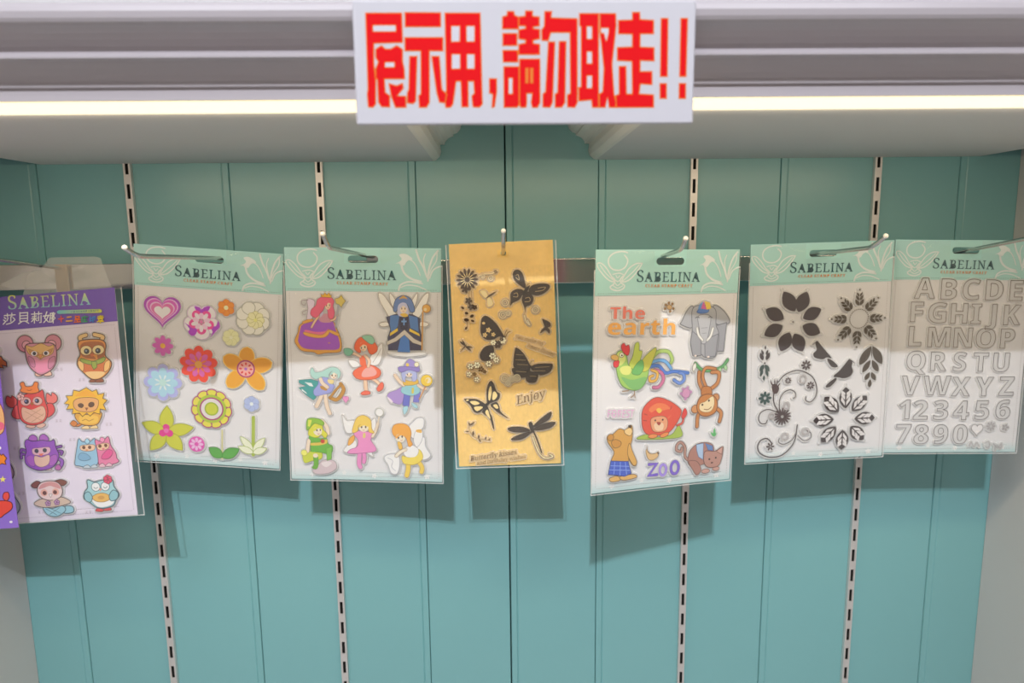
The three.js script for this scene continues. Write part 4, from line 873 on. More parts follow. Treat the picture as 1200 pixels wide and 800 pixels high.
word #5e492c G Enjoy 25.6 166.5 8.7 I -13
= butterfly_stamp | butterfly with open veined wings and long tails
wing #2f251c S -22.1 169.3 -21.2 155.7 -17.3 148 -13.8 150.8 -11.1 159.1 -7.6 162.3 -9.1 168.3 -16.2 171.4 -20.4 172.7
wing #2f251c S -46.5 166.9 -41.6 166.5 -32.6 167.4 -24.4 172.3 -23.9 175.3 -30.2 181.8 -36.2 181 -40.4 173.2
wing #2f251c S -25.2 177.7 -21.5 175.4 -19.1 183.1 -16.9 187.8 -15.3 199.4 -16.5 200 -19.6 188.3 -24.9 184.4 -27.5 181.3
wing #2f251c S -18.1 174 -11.6 171.2 -8.8 175.9 -7.3 182 1.1 189.9 -9.2 183.5 -13.5 179.7
vein #e6cd8e S -20.2 166.4 -19.2 157.3 -16.9 153.7 -16.3 160.4 -18.8 169.4
vein #e6cd8e S -16 168 -14.8 160.5 -12.4 160 -10.4 164 -13 168.1
vein #e6cd8e S -40.2 169.6 -34.2 169.2 -29.8 172.1 -35.9 173.4
vein #e6cd8e S -36 175.8 -28.4 175.2 -27 177 -33.2 180.2
vein #e6cd8e S -24.2 181.4 -21.6 179.1 -19.8 184.6 -19.1 189.2 -22.8 185.1
vein #e6cd8e S -15.4 174.7 -11.7 173.6 -9.8 177.4 -12.2 178.2
vein #e6cd8e E -42.9 167.9 1.5 0.9 0
body #1f1812 V -27 178.3 -16.6 168 3
= sprig_stamp | small leafy sprig
twig #6b563a L -41 193 -42.5 199.1 -37.5 208.4 -25.5 211.9 -20.1 213 :0.5
leaf #46362a V -41.8 196 -42.8 191.7 1.5
leaf #46362a V -41.7 195.7 -35.8 191.7 1.8
leaf #46362a V -42.6 202.1 -46.9 202 1.5
leaf #46362a V -38.6 206.8 -38.1 201.7 2.1
leaf #46362a V -33 210.1 -31.9 206.2 1.8
leaf #46362a V -33 210.4 -30.2 214.2 1.5
leaf #46362a V -25.5 211.9 -24.4 208.3 1.5
leaf #46362a V -22.2 212.9 -20 210.3 1.5
= dragonfly_stamp | large dark dragonfly with a curled tail
wing #3d3024/#241a12:0.5 S 27 199.4 35.7 191.2 45 184.8 47 185.5 44.1 191.5 34 197.2
wing #3d3024/#241a12:0.5 S 27.8 201.6 38.5 196.8 49.1 195.3 50.2 196.9 44.3 201.2 32.2 203.2
wing #3d3024/#241a12:0.5 S 23.2 203.2 14.3 199.5 2.2 199.4 0 201.8 6.6 204.2 17.1 204.5
wing #3d3024/#241a12:0.5 S 24.3 204.8 14 207.2 4.8 210.8 3.8 212.9 13.8 212.4 23 206.9
body #2f251c S 22 196.2 24.5 194.1 26.5 196.3 27.7 204.6 24.9 205.1
body #2f251c L 27.1 204.6 31.2 215.4 34.9 227.8 :1.5
lace #e8dab0/#6a563a:0.5 L 25.9 210.6 28.6 219.9 32.7 229.2 38.6 234.3 46.8 232.8 43.3 230.2 :1.1
= text_stamp | two lines of script: Butterfly kisses and birthday wishes
word #4c3a26 G Butterfly_kisses -17.2 229.1 5.2 I -7.1
word #6b563a G and_birthday_wishes -9.1 234.3 4.1 I -6.2`,
  zoo: `
= text_stamp | words The earth in red and orange letters
word #d8483a^#e07a68 G The -45.5 62.9 11.7 E 1.6
word #ec9a3a^#e8a850 G earth -29 77.4 15.5 E 1.9
= paw_stamp | small tan paw print near the top
paw #c8a878/#8a6a3c:0.6 E 0.6 58.1 2.7 2.1 20
paw #8a6a3c C -3.6 55.8 1.5
paw #8a6a3c C -0.2 53.8 1.5
paw #8a6a3c C 3.7 54.8 1.5
paw #8a6a3c C 5.1 59.7 1.4
paw #8a6a3c C -4.4 59.4 1.4
paw #8a6a3c C 1.5 62.4 1.4
= rooster_stamp | green rooster with a rainbow tail
leg #8c6c4c L -43.6 138.1 -42.9 141.9 -49.7 142.4 :1.1
leg #8c6c4c L -37.4 138.5 -36.2 145.8 -40.1 149.4 :1.1
leg #8c6c4c L -36.2 145.8 -35.4 150.3 :0.9
tail_feather #a8c46a/#6c8c44:0.6 L -18 110.5 -10.4 103.6 0.8 104.1 5.6 111.6 4.5 115.4 :3
tail_feather #6ca8dc/#3c64a0:0.6 L -19.4 114.8 -10 112.4 -2 114.2 4.7 121.8 :2.7
tail_feather #4a78cc/#3c64a0:0.6 L -19.9 118.5 -9.8 118.2 -1.5 125.9 8.1 124.9 24.5 127.3 :2.7
tail_feather #6a8cd4/#3c64a0:0.6 L 8.5 133.8 15.2 137.7 20.2 134.4 19.3 128.5 14.7 126.7 :2.5
tail_feather #c87098/#8c446c:0.6 L -14.4 122.3 -6.3 125.6 -3.8 133.1 -8.9 140.2 -14.9 140.4 :2.7
tail_feather #dcac4c/#94702c:0.6 L -17.6 122.1 -11.1 125.4 -12.4 132.6 -18.7 133.7 -19.5 129.3 -15.8 128.1 :2.1
body #9cc460/#5c8440:0.7 S -58.4 108.7 -55.6 101.7 -50 101.9 -46.2 107.8 -43.7 116.5 -36.7 114 -25.6 117.4 -21.4 122 -24.1 133.4 -31 140.9 -40.4 141.2 -49.9 136.3 -54.8 127.4 -56.9 118.7
wing #b8c84c/#74902c:0.6 S -42.8 115.1 -39.1 106.7 -36.7 94.8 -33 93.8 -32.5 101.3 -29.3 102.8 -32.1 112.8 -38 119.7
wing #c4c44c/#74902c:0.6 S -30.3 117.2 -26 108.7 -15.3 100 -13.3 102.1 -16.4 110.6 -20.8 120.5 -27 123.1
wing #68b060/#468440:0.6 S -39.4 123.9 -35.1 115.5 -29 111.5 -27.1 118.8 -31.6 125.8
breast #d8dc7c S -53.5 118.9 -47.4 116.3 -41.2 118.1 -42.5 125.2 -50.2 124.8
belly #7ab468 S -51.7 127.6 -39.2 131.1 -23.6 129.1 -29.5 140.4 -40.4 140.3
head #cfd87a S -56.1 103.1 -50 102.8 -47.6 110.6 -53.6 116 -56.8 110.2
comb #d22c34/#8c1c24:0.6 S -52.1 96.2 -49.7 93.4 -47.2 96.4 -44.4 95.6 -43.3 100.8 -45.3 105.3 -50 101.9
wattle #d22c34/#8c1c24:0.6 S -60.4 112.8 -57.5 109.6 -54.6 111.7 -56 116.5 -59.4 116.6
eye #f0ead0/#6c6c3c:0.6 C -51.8 105 2.2
eye #3a3428 C -51.5 105.3 0.9
beak #dcb460/#8c6c2c:0.6 S -63.1 105.6 -58.5 104.7 -55.4 107.4 -57.1 110.1 -62.1 108.5
= elephant_stamp | grey elephant in a striped party cap
ear #a4a6ac/#63656c:0.9 S 27.4 58.5 21.3 62.6 15.9 73.1 14.8 75.9 26.1 79.8 29 73.5
ear #a4a6ac/#63656c:1 S 52 58.4 61.5 61.9 70.3 71.9 69.8 76.6 58.3 77.3 53.2 72.4
leg #94969e/#63656c:1 P 54.4 79.7 67.7 76.5 65.3 105.6 57.9 105.6
body #a2a4aa/#63656c:0.9 S 27.6 61 39 57.7 53.4 61.7 55.1 77.9 59 88.9 56.1 110.7 43.9 111.2 39.7 108.1 31.6 109.6 27 96.7 28.2 82.4
leg #9698a0/#63656c:0.8 P 28.3 84.2 38 91.7 38.5 109.5 29.6 108.7 26.5 94.9
leg #9698a0/#63656c:0.8 P 43.3 93.7 58.1 88.1 56.1 110.7 44.3 111.2
trunk #b2b4ba/#73757c:0.8 S 34.7 68.3 47.7 68.7 47.5 81.3 44.3 95.6 39 95.4 36.2 80.9
trunk #8c8e96 K 38.2 80.9 45.5 80.5 :0.6
trunk #8c8e96 K 38.9 86.4 45 86.2 :0.6
tusk #f0ece2/#8c8a84:0.6 L 33.4 80.8 35.4 88 40.1 93.3 :2.1
tusk #f0ece2/#8c8a84:0.6 L 52 81.4 49.6 89.3 45.8 93.8 :2.1
eye #54565c L 30.4 70 33.2 69 35.6 70.1 :0.8
eye #54565c L 45.7 70.1 48.5 69.1 51 70.6 :0.8
cap #4a74b8/#34508a:0.6 S 32.5 63.6 37.1 60.5 45.3 61.8 44.6 64.3 37.4 65.2
cap #c85a94 P 36.3 60.5 39.6 53.1 43.6 61.4
cap #e0c040 P 43.6 61.8 40.7 52.8 46.9 54.4 48.8 60.5
cap #5a8cc8 P 33.2 61.2 34.9 55.9 39.2 53.1 36.7 60.5
nail #e8d4c8 E 32.4 109.6 1.5 1 0
nail #e8d4c8 E 47.6 111.4 1.6 1 0
= monkey_stamp | brown monkey hanging upside down from a vine
vine #5aa064/#3c7444:0.8 L 32.9 117.6 40.5 124.6 52.9 126.3 65.1 122.8 71.3 115.8 :2.3
leaf #a8cca0/#5a8c60:0.6 V 63.1 123.9 61.3 128.9 3.1
leaf #a8cca0/#5a8c60:0.6 V 68.3 121.5 70.3 126.4 3.2
leaf #e8e4dc/#8c8474:0.6 V 32.9 117.6 30.8 125.9 3.5
arm #c08048/#7c4c28:0.8 L 42.9 146.8 38.3 137.3 37.8 127.3 :3.1
arm #c08048/#7c4c28:0.8 L 49.9 147.2 59.9 140.3 61.3 129.3 53 128.1 :3.1
tail #c08048/#7c4c28:0.8 L 46.4 143.3 42.1 132 45.4 123.3 56.9 124.7 :2.5
body #b87438/#7c4c28:0.8 S 42.4 144.1 51.9 144.7 52.8 154.8 42.9 154.2
leg #c08048/#7c4c28:0.8 L 42.8 167.2 38.2 174.3 37.6 185.5 :3
leg #c08048/#7c4c28:0.8 L 58.5 166.4 65.9 172.5 64.4 181.9 :3
ear #c88c58/#7c4c28:0.8 C 34.5 166.6 3.9
ear #c88c58/#7c4c28:0.8 C 58.7 155.5 3.6
head #c07c3c/#7c4c28:1 S 36.8 163.1 41.2 153.7 52.3 152.2 59.7 159 59.1 170.2 49.4 174.8 40.1 171.9
face #f0d2a8/#9c6c3c:0.6 S 40.4 161.4 46.5 159.2 54.9 154.2 57 162.5 53.2 169.8 45 170.3 39.9 167
eye #4c3424 C 42.9 162.4 1.2
eye #4c3424 C 50.5 158.4 1.2
smile #7c4c28 L 44.8 167.3 49.8 168 53.8 165.3 :0.8
= paw_stamp | small pink and blue paw print
paw #c890b4/#885c80:0.8 S 19.4 147.2 23.2 143.8 27.9 147.7 25.7 153.1 19.6 152
paw #b07ca8 C 17.5 148.9 1.7
paw #b07ca8 C 19.6 144.3 1.7
paw #b07ca8 C 24.8 143.1 1.7
paw #b07ca8 C 28.7 147.8 1.7
paw #b07ca8 C 22.6 154.7 1.7
= text_stamp | word FOREST in pink letters
word #d59cc6 G FOREST -51.2 165.5 7.8 C 4
= lion_stamp | red maned lion lying on grass
grass #a0b84c/#6c843c:0.6 S -31.7 193.7 -21.6 190.1 -6.6 194 8.4 192.1 15.5 182.9 17.8 185.9 20.6 193.1 14.6 196 -6.5 196
tail #d8584c/#94302c:0.6 L 14 182.8 20 180.5 21.2 175 :1.3
tail #d23c38/#94302c:0.6 S 19 173.4 22.3 165.3 25 170.5 21.6 175.8
mane #d6503a/#94362a:0.7 S -26.1 179.8 -26.1 163.4 -17.1 153.7 -8.3 151.8 3.8 156.1 14.6 163.4 18.2 169.2 12.4 181.3 2.3 190.3 -12.6 191.3 -21.6 188.4
mane #e27848 S -19.6 163.9 -11 157.6 0.9 159.8 7.3 168.5 1.6 175 -10.5 170
mane #94362a K -24.7 167.6 -20.9 169.2 :0.7
mane #94362a K -25.7 174.4 -21.5 175.2 :0.7
mane #94362a K 7 161.5 5.1 165.5 :0.7
face #dc9c74/#94503a:0.6 S -16.8 175 -11.9 171.8 -1.5 172.3 2.6 177.8 0.9 186 -6.8 188.2 -14.3 185.7
muzzle #eac6a4 S -12.8 179.4 -8.1 177.6 -2.4 179.6 -2.7 186 -8.3 186.9 -12 184.4
nose #a03c30 S -10.2 177.7 -5.1 178.1 -7.4 181.2
eye #3c2420 C -11.8 175.4 1
eye #3c2420 C -3.2 175.4 1
star #e8b84c S -11 164.4 -7.9 162.5 -4.5 165.4 -7.6 168.2
paw #e08c4c/#94502c:0.6 E -14.1 192 4.9 2 0
paw #e08c4c/#94502c:0.6 E -0.7 191.7 4.9 2 -16
= bear_stamp | tan bear in blue checked shorts looking up
body #cf9c4a/#7c5a28:0.8 S -59.4 215.5 -57.4 207.4 -58.1 203.3 -64.3 194.5 -65.1 188.5 -59.4 186.8 -52.4 181.9 -45.1 183.8 -40.4 179 -38 181.6 -37.9 192.6 -39.3 200.7 -35.5 212.1 -32 218 -33.3 222 -36.6 220.3 -41.3 213 -42.6 217
arm #d4a454/#7c5a28:0.6 S -40.6 197.9 -37.1 206.4 -32 218 -33.7 221.4 -36.7 219.5 -42 208.8
ear #c48c3c/#7c5a28:0.7 C -61.9 189.6 3.1
ear #c48c3c/#7c5a28:0.7 S -60.6 194.8 -56.4 192.5 -50.5 195.7 -51.8 199.7 -57.6 200.6
snout #e6c486/#7c5a28:0.6 S -46.3 183.7 -40.9 181.4 -37.9 184.4 -39.7 189.2 -45 187.1
nose #3c2c1c E -40.6 179.8 2 1.3 30
foot #d8ac64/#7c5a28:0.7 S -62.1 233.2 -53.8 231.5 -50.4 235.7 -59.4 236.5
foot #d8ac64/#7c5a28:0.7 S -50 232.4 -34.8 231.6 -32.3 234.7 -46.4 236.1
shorts #3f5cc0/#28387c:0.7 P -60.9 214.8 -42 217.1 -38.1 229.9 -45.6 232 -52.9 230.2 -63.4 228.3
shorts #8ca8ea K -61.6 219.4 -40.1 222.2 :0.7
shorts #8ca8ea K -62.7 223.7 -39.1 226.5 :0.7
shorts #8ca8ea K -56.8 215.7 -57.6 228.9 :0.7
shorts #8ca8ea K -50.5 216.3 -50.6 230.7 :0.7
shorts #8ca8ea K -44.9 217.1 -43 230.8 :0.7
= bird_stamp | small tan bird
bird #d8b480/#8c6c40:0.6 S -20.9 206.4 -16.3 211 -10.3 211.5 -7.1 209.9 -7.8 214.6 -13.1 217.7 -17.6 216.5 -20.1 212.1
bird #8c6c40 L -20.5 202.3 -19.4 208 -16.3 211 :0.7
bird #5c4c3c S -8.3 209.8 -5.6 211.1 -7.3 212.4
= text_stamp | word ZOO in purple letters
letter #7c62c8/#5a44a4:0.4 K -17.4 222.4 -8.4 222.6 -17.5 234.4 -7.6 234.3 :2.5
letter #a48cdc/#7c62bc:0.4 O -0.9 229.8 3.8 5.9 2.1
letter #7c62c8/#5a44a4:0.4 O 13 228.6 4.5 6.8 2.4
= cat_stamp | brown spotted cat crouching in a blue collar
tail #b0887c/#6c4c44:0.7 L 29.6 222.1 24.8 217.4 24.3 207.5 19.4 201.7 15 203.9 14.6 209.5 19.9 211.4 20.6 208 :2.1
body #a8786c/#6c4c44:0.7 S 28.8 223.5 30.7 212.3 39.6 205.1 52 205 58.6 210.4 56.2 223.1 45.5 227.9 34.6 229.8
leg #a8786c/#6c4c44:0.7 S 29.7 223.6 39 224.4 44.2 233.5 39.8 238.9 34.8 232.6
foot #c4988c/#6c4c44:0.6 E 50 235.8 4.6 2.1 0
foot #c4988c/#6c4c44:0.6 E 62.5 234.1 3.7 2.1 0
shirt #a8c0dc/#5c7ca4:0.6 P 38.1 205.8 45.8 205 46.1 222.2 41.2 218.9 38.7 211.6
shirt #6484b8/#48649c:0.6 P 48.9 205.3 57 208.8 57.5 213.2 52.4 212.2
head #b4887c/#6c4c44:0.8 S 47.5 219.5 49.4 213.9 60.5 214.9 69.1 210.7 69.9 214.2 68.3 224.2 64.5 231.1 53.5 231.5 48.5 226.7
ear #c89c90/#6c4c44:0.6 P 62.7 214.8 69.4 210.4 68.6 218.4
eye #3c2c28 C 54 222.9 1.1
eye #3c2c28 C 61.8 221.9 1.1
nose #5c3834 E 57.3 227 1.5 0.9 0
= sprout_stamp | tiny green sprout
leaf #5aae68 V 58.9 198.4 59 188.7 3
leaf #5aae68 V 58.9 198.4 54.5 192.9 2.1
leaf #5aae68 V 58.9 198.4 61.5 194.1 1.8`,
  snow: `
= flower_stamp | large dark flower of eight pointed petals
petal* #40363a U -29.9 74.8 -45.1 50 15.2
petal* #40363a U -26.1 75.8 -15.8 51 15.5
petal* #40363a U -20.4 83 2.5 72.3 14.4
petal* #40363a U -20.4 91.3 2.4 101.5 14.4
petal* #40363a U -29.8 99.9 -17.9 122.6 15
petal* #40363a U -35.2 98.3 -45.9 121.4 15.3
petal* #40363a U -43.5 90.4 -66.7 101.4 14.6
petal* #40363a U -42.6 83 -65.6 70 14.6
eye_dot #40363a C -31.7 86.6 0.9
= snowflake_stamp | dark snowflake of small leaves around a dotted ring
frond* #4a4032 W 44.5 71 43.8 52.3
frond* #4a4032 W 52.7 76.2 66.5 62.3
frond* #4a4032 W 57.2 86 75.5 86.1
frond* #4a4032 W 52.6 95.1 66.1 110
frond* #4a4032 W 42.9 99.7 42.8 119
frond* #4a4032 W 34 95.5 19.8 109.6
frond* #4a4032 W 29.6 85.8 11.1 85
frond* #4a4032 W 34.1 75.5 21.2 61.2
dotted_ring #5a5042 D 43.4 85.7 10.7 30 0.7
= leaf_stamp | dark double leaf sprig at the left edge
leaf #40383a V -64.9 128.5 -68.4 119.9 4.4
leaf #40383a V -61.3 128.7 -57.5 119.8 4.4
leaf #40383a V -64.5 122.4 -67.1 116.7 2.7
leaf #40383a V -61.6 122.5 -59.4 116.8 2.7
leaf #40383a V -62.6 116.6 -62.8 112 1.8
leaf #364a48 V -63.9 133.6 -68.4 141.3 4.7
leaf #364a48 V -62.7 133.6 -57.3 141.8 4.7
leaf #364a48 V -65.2 138.8 -67.6 147.3 3.3
leaf #364a48 V -61.6 139 -58.6 147.7 3.3
leaf #364a48 V -63.4 146 -63.3 151.9 2.7
node #40383a C -63 131.8 1
= bird_stamp | dark bird facing left
bird #403838 S -6.8 123.4 -3.1 119.2 -4.9 111.8 -2.9 109.2 1.1 113.5 9.1 122.6 14.8 129.6 9.3 128.5 4.9 130.4 -1.1 129.5 -5.4 127.6
bird #403838 S 10 130 15.5 132.3 21.8 137.9 21.7 140.3 15.9 139.7 11.8 135.1
beak #403838 K -8.1 113.7 -5 110.9 :0.7
= bird_stamp | dark bird facing right
bird #403838 S 18 150.8 25.2 144 32.3 135.4 36 131.4 39.5 135.7 38.9 140.2 40.7 146.2 37.1 151.7 30.2 153.5 24.7 152.3
bird #403838 S 20.5 152.7 21.3 155.8 14.6 162.6 9.5 162.7 12.3 158.3
beak #403838 K 37.9 132.7 42 136.7 :0.8
= leaf_stamp | large dark hanging leaf spray
leaf* #483e34 U 62.1 132.6 60.8 117.1 0.9
leaf* #483e34 V 47.9 139.1 60.9 117.7 9.3
leaf* #483e34 V 74.3 138.8 62.1 117.8 9.4
leaf* #483e34 V 52 147.6 60.6 133.7 6.3
leaf* #483e34 V 70.3 147.5 62.4 133.8 6.4
leaf* #483e34 V 55.3 156.7 60.6 148 5.2
leaf* #483e34 V 67.5 157.3 62.1 147.8 5.2
leaf* #483e34 V 61 165.4 61.3 156.1 4.6
= flower_stamp | tiny dark daisy under the bird
petal #4a3e40 V -14.7 134.4 -14.9 129.9 1.8
petal #4a3e40 R 8 -14.6 136.4 1.2 6 2.4 -90
= flower_stamp | tiny teal daisy at the left edge
petal #2f4c4a R 8 -61.4 172.3 1.5 7.8 3.3 -90
= scroll_stamp | curled scroll with a thistle and a flower
scroll #4a4244 L -46.5 154.5 -39.3 146.6 -27.5 142.1 -17 143.7 -6.1 151 -1.1 163.2 -2.1 173.6 -7.9 179.4 -13.4 177 -13.3 173.1 :1.2
scroll #4a4244 L -43.7 189.7 -44.2 176.1 -40 167.4 -32.6 164.1 -26.5 167.1 -25.7 172.2 -28.3 174.2 :1.1
scroll #4a4244 L -43.6 190.9 -50 180.4 -51.5 171.3 -50.1 162.4 :1.4
scroll #4a4244 L -43.6 191.2 -55.8 185.8 -64.8 188 -68.2 194.5 -65.9 201 -59.8 201.9 -57.8 198 :1.1
thistle #4a3838 S -53.8 157.8 -49.4 156.5 -45.3 161.1 -47.2 167 -52 166.8
thistle #4a3838 V -52.3 159.3 -56.1 151.7 1.5
thistle #4a3838 V -50.2 158.5 -50.8 150.5 1.5
thistle #4a3838 V -48.4 158.9 -47.5 150.6 1.5
thistle #4a3838 V -47.4 160.1 -44 155.3 1.5
blossom #4a3a3c R 16 -40.5 194.7 1.5 10.6 2.1 0
blossom #4a3a3c R 8 -35.3 153 1.2 3.9 1.5 0
blossom #4a3a3c R 8 -9 159.8 1.2 4.8 1.8 0
loop #c0bcbc/#8c8688:0.5 O -53.2 192.8 3 3 0.8
loop #c0bcbc/#8c8688:0.5 O -36.4 182.5 3 3.9 0.8
loop #c0bcbc/#8c8688:0.4 O -18.1 152 3.6 4.5 0.7
= flower_stamp | dark flower of eight veined leaves
leaf* #40383a Y 33.9 189 33.4 161.2 14.7
leaf* #40383a Y 41.8 192.4 60.5 173.3 14.7
leaf* #40383a Y 45.3 201.4 71.8 201.5 14.7
leaf* #40383a Y 40.9 210.3 58.9 228.8 14.8
leaf* #40383a Y 31.6 214.2 31.4 240.3 14.8
leaf* #40383a Y 23.1 209.7 4.8 229.3 14.7
leaf* #40383a Y 19.9 201 -6.6 201.2 14.7
leaf* #40383a Y 25.2 192.2 6 171.9 14.7
= scroll_stamp | curled scroll with a small star flower
scroll #4a4244 L -51.5 225.7 -57.7 219.9 -65.2 222 -68.3 229.4 -64.7 237.3 -53.9 242.2 -40.3 241.1 -29.9 233 -24.2 222.6 -22.2 205.9 :1.4
scroll #4a4244 L -21.4 218.1 -13.5 224.7 -6 222 -5.9 215.9 -10.9 213.2 :0.9
scroll #4a4244 L -23 215 -28.7 223.9 -37.7 227.7 -43.6 224.9 -42.6 220.1 :0.9
blossom #4a3838 R 6 -53.4 229.6 0.6 5.2 1.8 0
loop #c0bcbc/#8c8688:0.5 O -36.5 218.9 3.7 3.4 0.8
loop #c0bcbc/#8c8688:0.5 O -12.4 214 4 3.1 0.8`,
  alpha: `
= letter_stamp |
letter #54453a A ABCDE -44.2 54.3 -16.2 55.2 9.9 55.5 36.8 55.9 62.4 56.5 22.8
letter #54453a A FGHIJK -51.3 81.3 -27.4 82.2 -1.9 82.9 17.9 83.3 35.7 83.7 60.1 84.4 22.4
letter #54453a A LMNOP -51.3 109 -23.2 110 4.9 110.6 31.6 111.3 57.3 111.5 22.4
letter #4e484c A QRSTU -47.6 137.3 -21.5 138 3.5 138.6 28.4 138.9 52.4 139.2 21.5
letter #4e484c A VWXYZ -52.1 166.2 -21 166.2 7.4 167.6 35.1 167.6 61.5 167.2 21.9
letter #4e484c A 123456 -57.1 194.4 -37.9 195.1 -13.8 195.1 10.3 195.5 35.1 195.2 59.9 194.6 22.1
letter #4e484c A 7890 -56.1 223.2 -34.8 223.9 -11.7 223.9 11.6 224 22.2
= mark_stamp | small heart outline
heart #e0dedf/#8f8a8c:0.8 H 31.1 219.1 13 12.7
= mark_stamp | small sun squiggle
squiggle #8f8a8c R 8 47.3 214.4 2.7 5.7 1.7 0
squiggle #8f8a8c O 47.3 214.4 2.3 2.3 0.7
= mark_stamp | tiny flower squiggle
squiggle #8f8a8c R 5 64.7 215.8 1 4.3 2.3 0
= mark_stamp | small ornament below the heart
squiggle #8f8a8c L 23.6 238.4 25.4 233.4 29.3 238.8 32.2 234.1 36 239.5 :0.8
= mark_stamp | small curl ornament
squiggle #8f8a8c L 42.2 234.4 46.1 232.8 47.8 237.5 45.1 240.5 43.2 237.8 :0.8
= mark_stamp | small bow ornament
squiggle #8f8a8c L 52.3 235.2 57.8 240.2 62.3 235.2 61.2 240.9 55.8 236.8 54.8 243.5 :0.8`,
  sign: `
= character
P -97.2 7.7 -75.8 7.7 -75.8 24.2 -93.5 24.7 -93.9 37.1 -93.1 46.5 -93.7 60.8 -95.4 62.5 -97.7 62.2 -98.1 54.6 -97.5 52.2
-P -93.1 14.7 -79.6 14.7 -79.7 17.9 -93.2 17.9
P -91.9 28.6 -88.6 26.6 -86.3 28.6 -82.8 28.6 -79.3 26.6 -76 28.6 -76.2 35.7 -75.3 39.9 -75.3 45.6 -92.5 45.6 -92.3 39.9 -90.4 35.7 -92 33.3
-P -86.5 36.3 -81.1 36.3 -81.2 38.8 -86.6 38.8
P -91.5 44.6 -87.8 44.6 -87.5 54.1 -84.8 56 -85 62.3 -89.5 62.2 -91.3 59.8
P -84.5 48.9 -80.1 50.3 -76.6 48.9 -76.2 51.3 -80.3 56.1 -74.9 56.5 -74.9 62.6 -81 62.6 -83.3 56
= character
P -73.3 7.4 -52.1 7.5 -52.2 15.1 -73.4 15.1
P -73.8 21.9 -51 21.9 -51.2 29.2 -59.5 29.1 -60.3 59.9 -62.1 62.6 -66.1 62.6 -66.4 56.1 -64.9 55.1 -64.2 29.1 -74 29.1
P -71.2 32.9 -67.2 32.9 -68.8 59 -70.5 60.4 -73.5 59.9 -73.3 54.2 -72.3 52.3
P -57.6 32.9 -53.5 32.9 -52.4 52.3 -49.5 55.2 -50.6 60 -53.6 59.5 -55 54.2
= character
P -48.9 7.7 -27.9 7.7 -27.4 61 -29.2 62.7 -32.7 62.4 -33.3 56.2 -31.6 54.8 -32 47.1 -36 47.1 -36.2 62.4 -39.7 62.4 -39.9 47.1 -43.4 47.1 -45.7 61 -47.2 62.7 -49.7 62.7 -50.1 58.1 -49 52.3
-P -45.2 15.2 -40.5 15.2 -40.7 23.8 -45.4 23.8
-P -35.9 15.2 -31.4 15.2 -31.6 23.8 -36 23.8
-P -45.3 31.7 -40.6 31.7 -40.8 39.8 -45.5 39.8
-P -35.9 31.7 -31.7 31.7 -31.9 39.8 -36 39.8
= comma
P -22.2 46.2 -18.3 46.2 -18.3 53.4 -19.8 62.5 -20.8 62.8 -20.2 54.8 -22.3 54.3
= character
P -10.7 6.8 -7.3 6.8 -6.8 9.1 -4.4 9.9 -4.4 16.4 -13.8 16.4 -13.7 9.9 -10.9 9.1
P -13.6 19.6 -5.4 19.6 -5.5 26.1 -13.7 26.1
P -13.7 29.5 -5 29.5 -5 35.8 -13.5 35.8
P -13.2 39.1 -4.3 39.1 -4.4 61.6 -5.7 62.8 -13.3 62.8
-P -10.3 45.8 -8.3 45.8 -8.4 54.8 -10.4 54.8
P 0.5 6.5 4.2 6.6 4.2 9.6 8.4 9.9 8.4 14.7 4.6 15.2 4.6 16.8 8.6 17.2 8.6 22.2 4.4 23.1 4.6 25.5 8.6 26 8.5 31.4 -3.9 31.4 -3.8 25.9 0.4 25.2 0.5 22.9 -3.8 22.2 -3.8 17.5 0.5 16.6 0.5 14.7 -3.7 14.5 -3.7 9.9 0.2 9.6
P -3.4 34.6 8.7 34.6 8.7 60.2 7.2 62.9 4.4 62.9 3.7 60.2 4.5 54.4 0.3 54.4 0.4 60.2 -0.1 62.8 -3.1 62.8 -3.6 60.1
-P 0.4 40.1 1.4 40.1 1.3 48.2 0.3 48.2
-P 3.3 40.1 4.3 40.1 4.3 48.2 3.3 48.2
= character
P 12.3 6.8 16 6.8 15.5 10.5 31.8 11 32.1 60.3 30.6 63 26.5 62.7 26.3 55.9 28.3 55 27.9 18.5 15.5 18.5 14 23.2 10.5 23.1 10.3 17.5 12 15.2
P 14.5 24.6 18 24.6 16.5 60.2 15 62.9 11 62.6 11 55.4 12.7 54
P 21.2 24.3 24.9 24.3 24.3 60.2 22.5 62.9 18.7 62.9 18.7 55.4 20.3 54.5
= character
P 33.7 8 44.9 8 45.5 63 42.1 63 41.6 58.4 33.6 59.1 33.5 51.6 35 51.2 34.8 15.2 33.8 14.6
-P 38.2 15.5 41 15.5 41.1 22.4 38.3 22.4
-P 38.4 30.2 41.1 30.3 41.2 36.9 38.4 36.9
-P 38.5 44.5 41.3 44.5 41.3 51.5 38.5 51.5
P 46.3 8 55.5 8.1 55.9 14.6 53.6 37.4 55.1 55.5 56.5 60.4 56.2 63.1 52.7 63 51.3 56.5 49.7 63 46.5 63 46.4 55.5 48.6 54.1 49.2 40.2 47.3 24.6 46.4 19
-P 47 16.4 51.3 16.4 51.4 18.5 50.2 23.8 48.8 19 47 19
= character
P 66.4 7.3 70.3 7.3 70.7 11.5 79.1 12 79.2 19.3 70.9 19.3 71 27.7 79.7 28 79.9 35.3 71.2 35 71.3 42.2 78.7 42.2 78.9 49.4 71.6 48.9 70.8 55.6 80 56.1 80.2 63.1 57.3 63.1 56.7 56.5 58.9 55.5 58.6 39.1 62.4 39.1 62.9 55.6 67.2 55.6 66.6 35.5 57.4 35 57.3 27.9 66.7 27.6 66.6 19.5 57.9 19.3 57.8 12 66.5 11.8
= exclamation_mark
P 84.3 10.9 88 10.9 88.4 44.6 84.6 44.6
P 84.5 49.4 88 49.4 88.2 57.8 84.7 57.7
= exclamation_mark
P 96.6 10.9 100.2 10.9 100.2 44.6 96.7 44.6
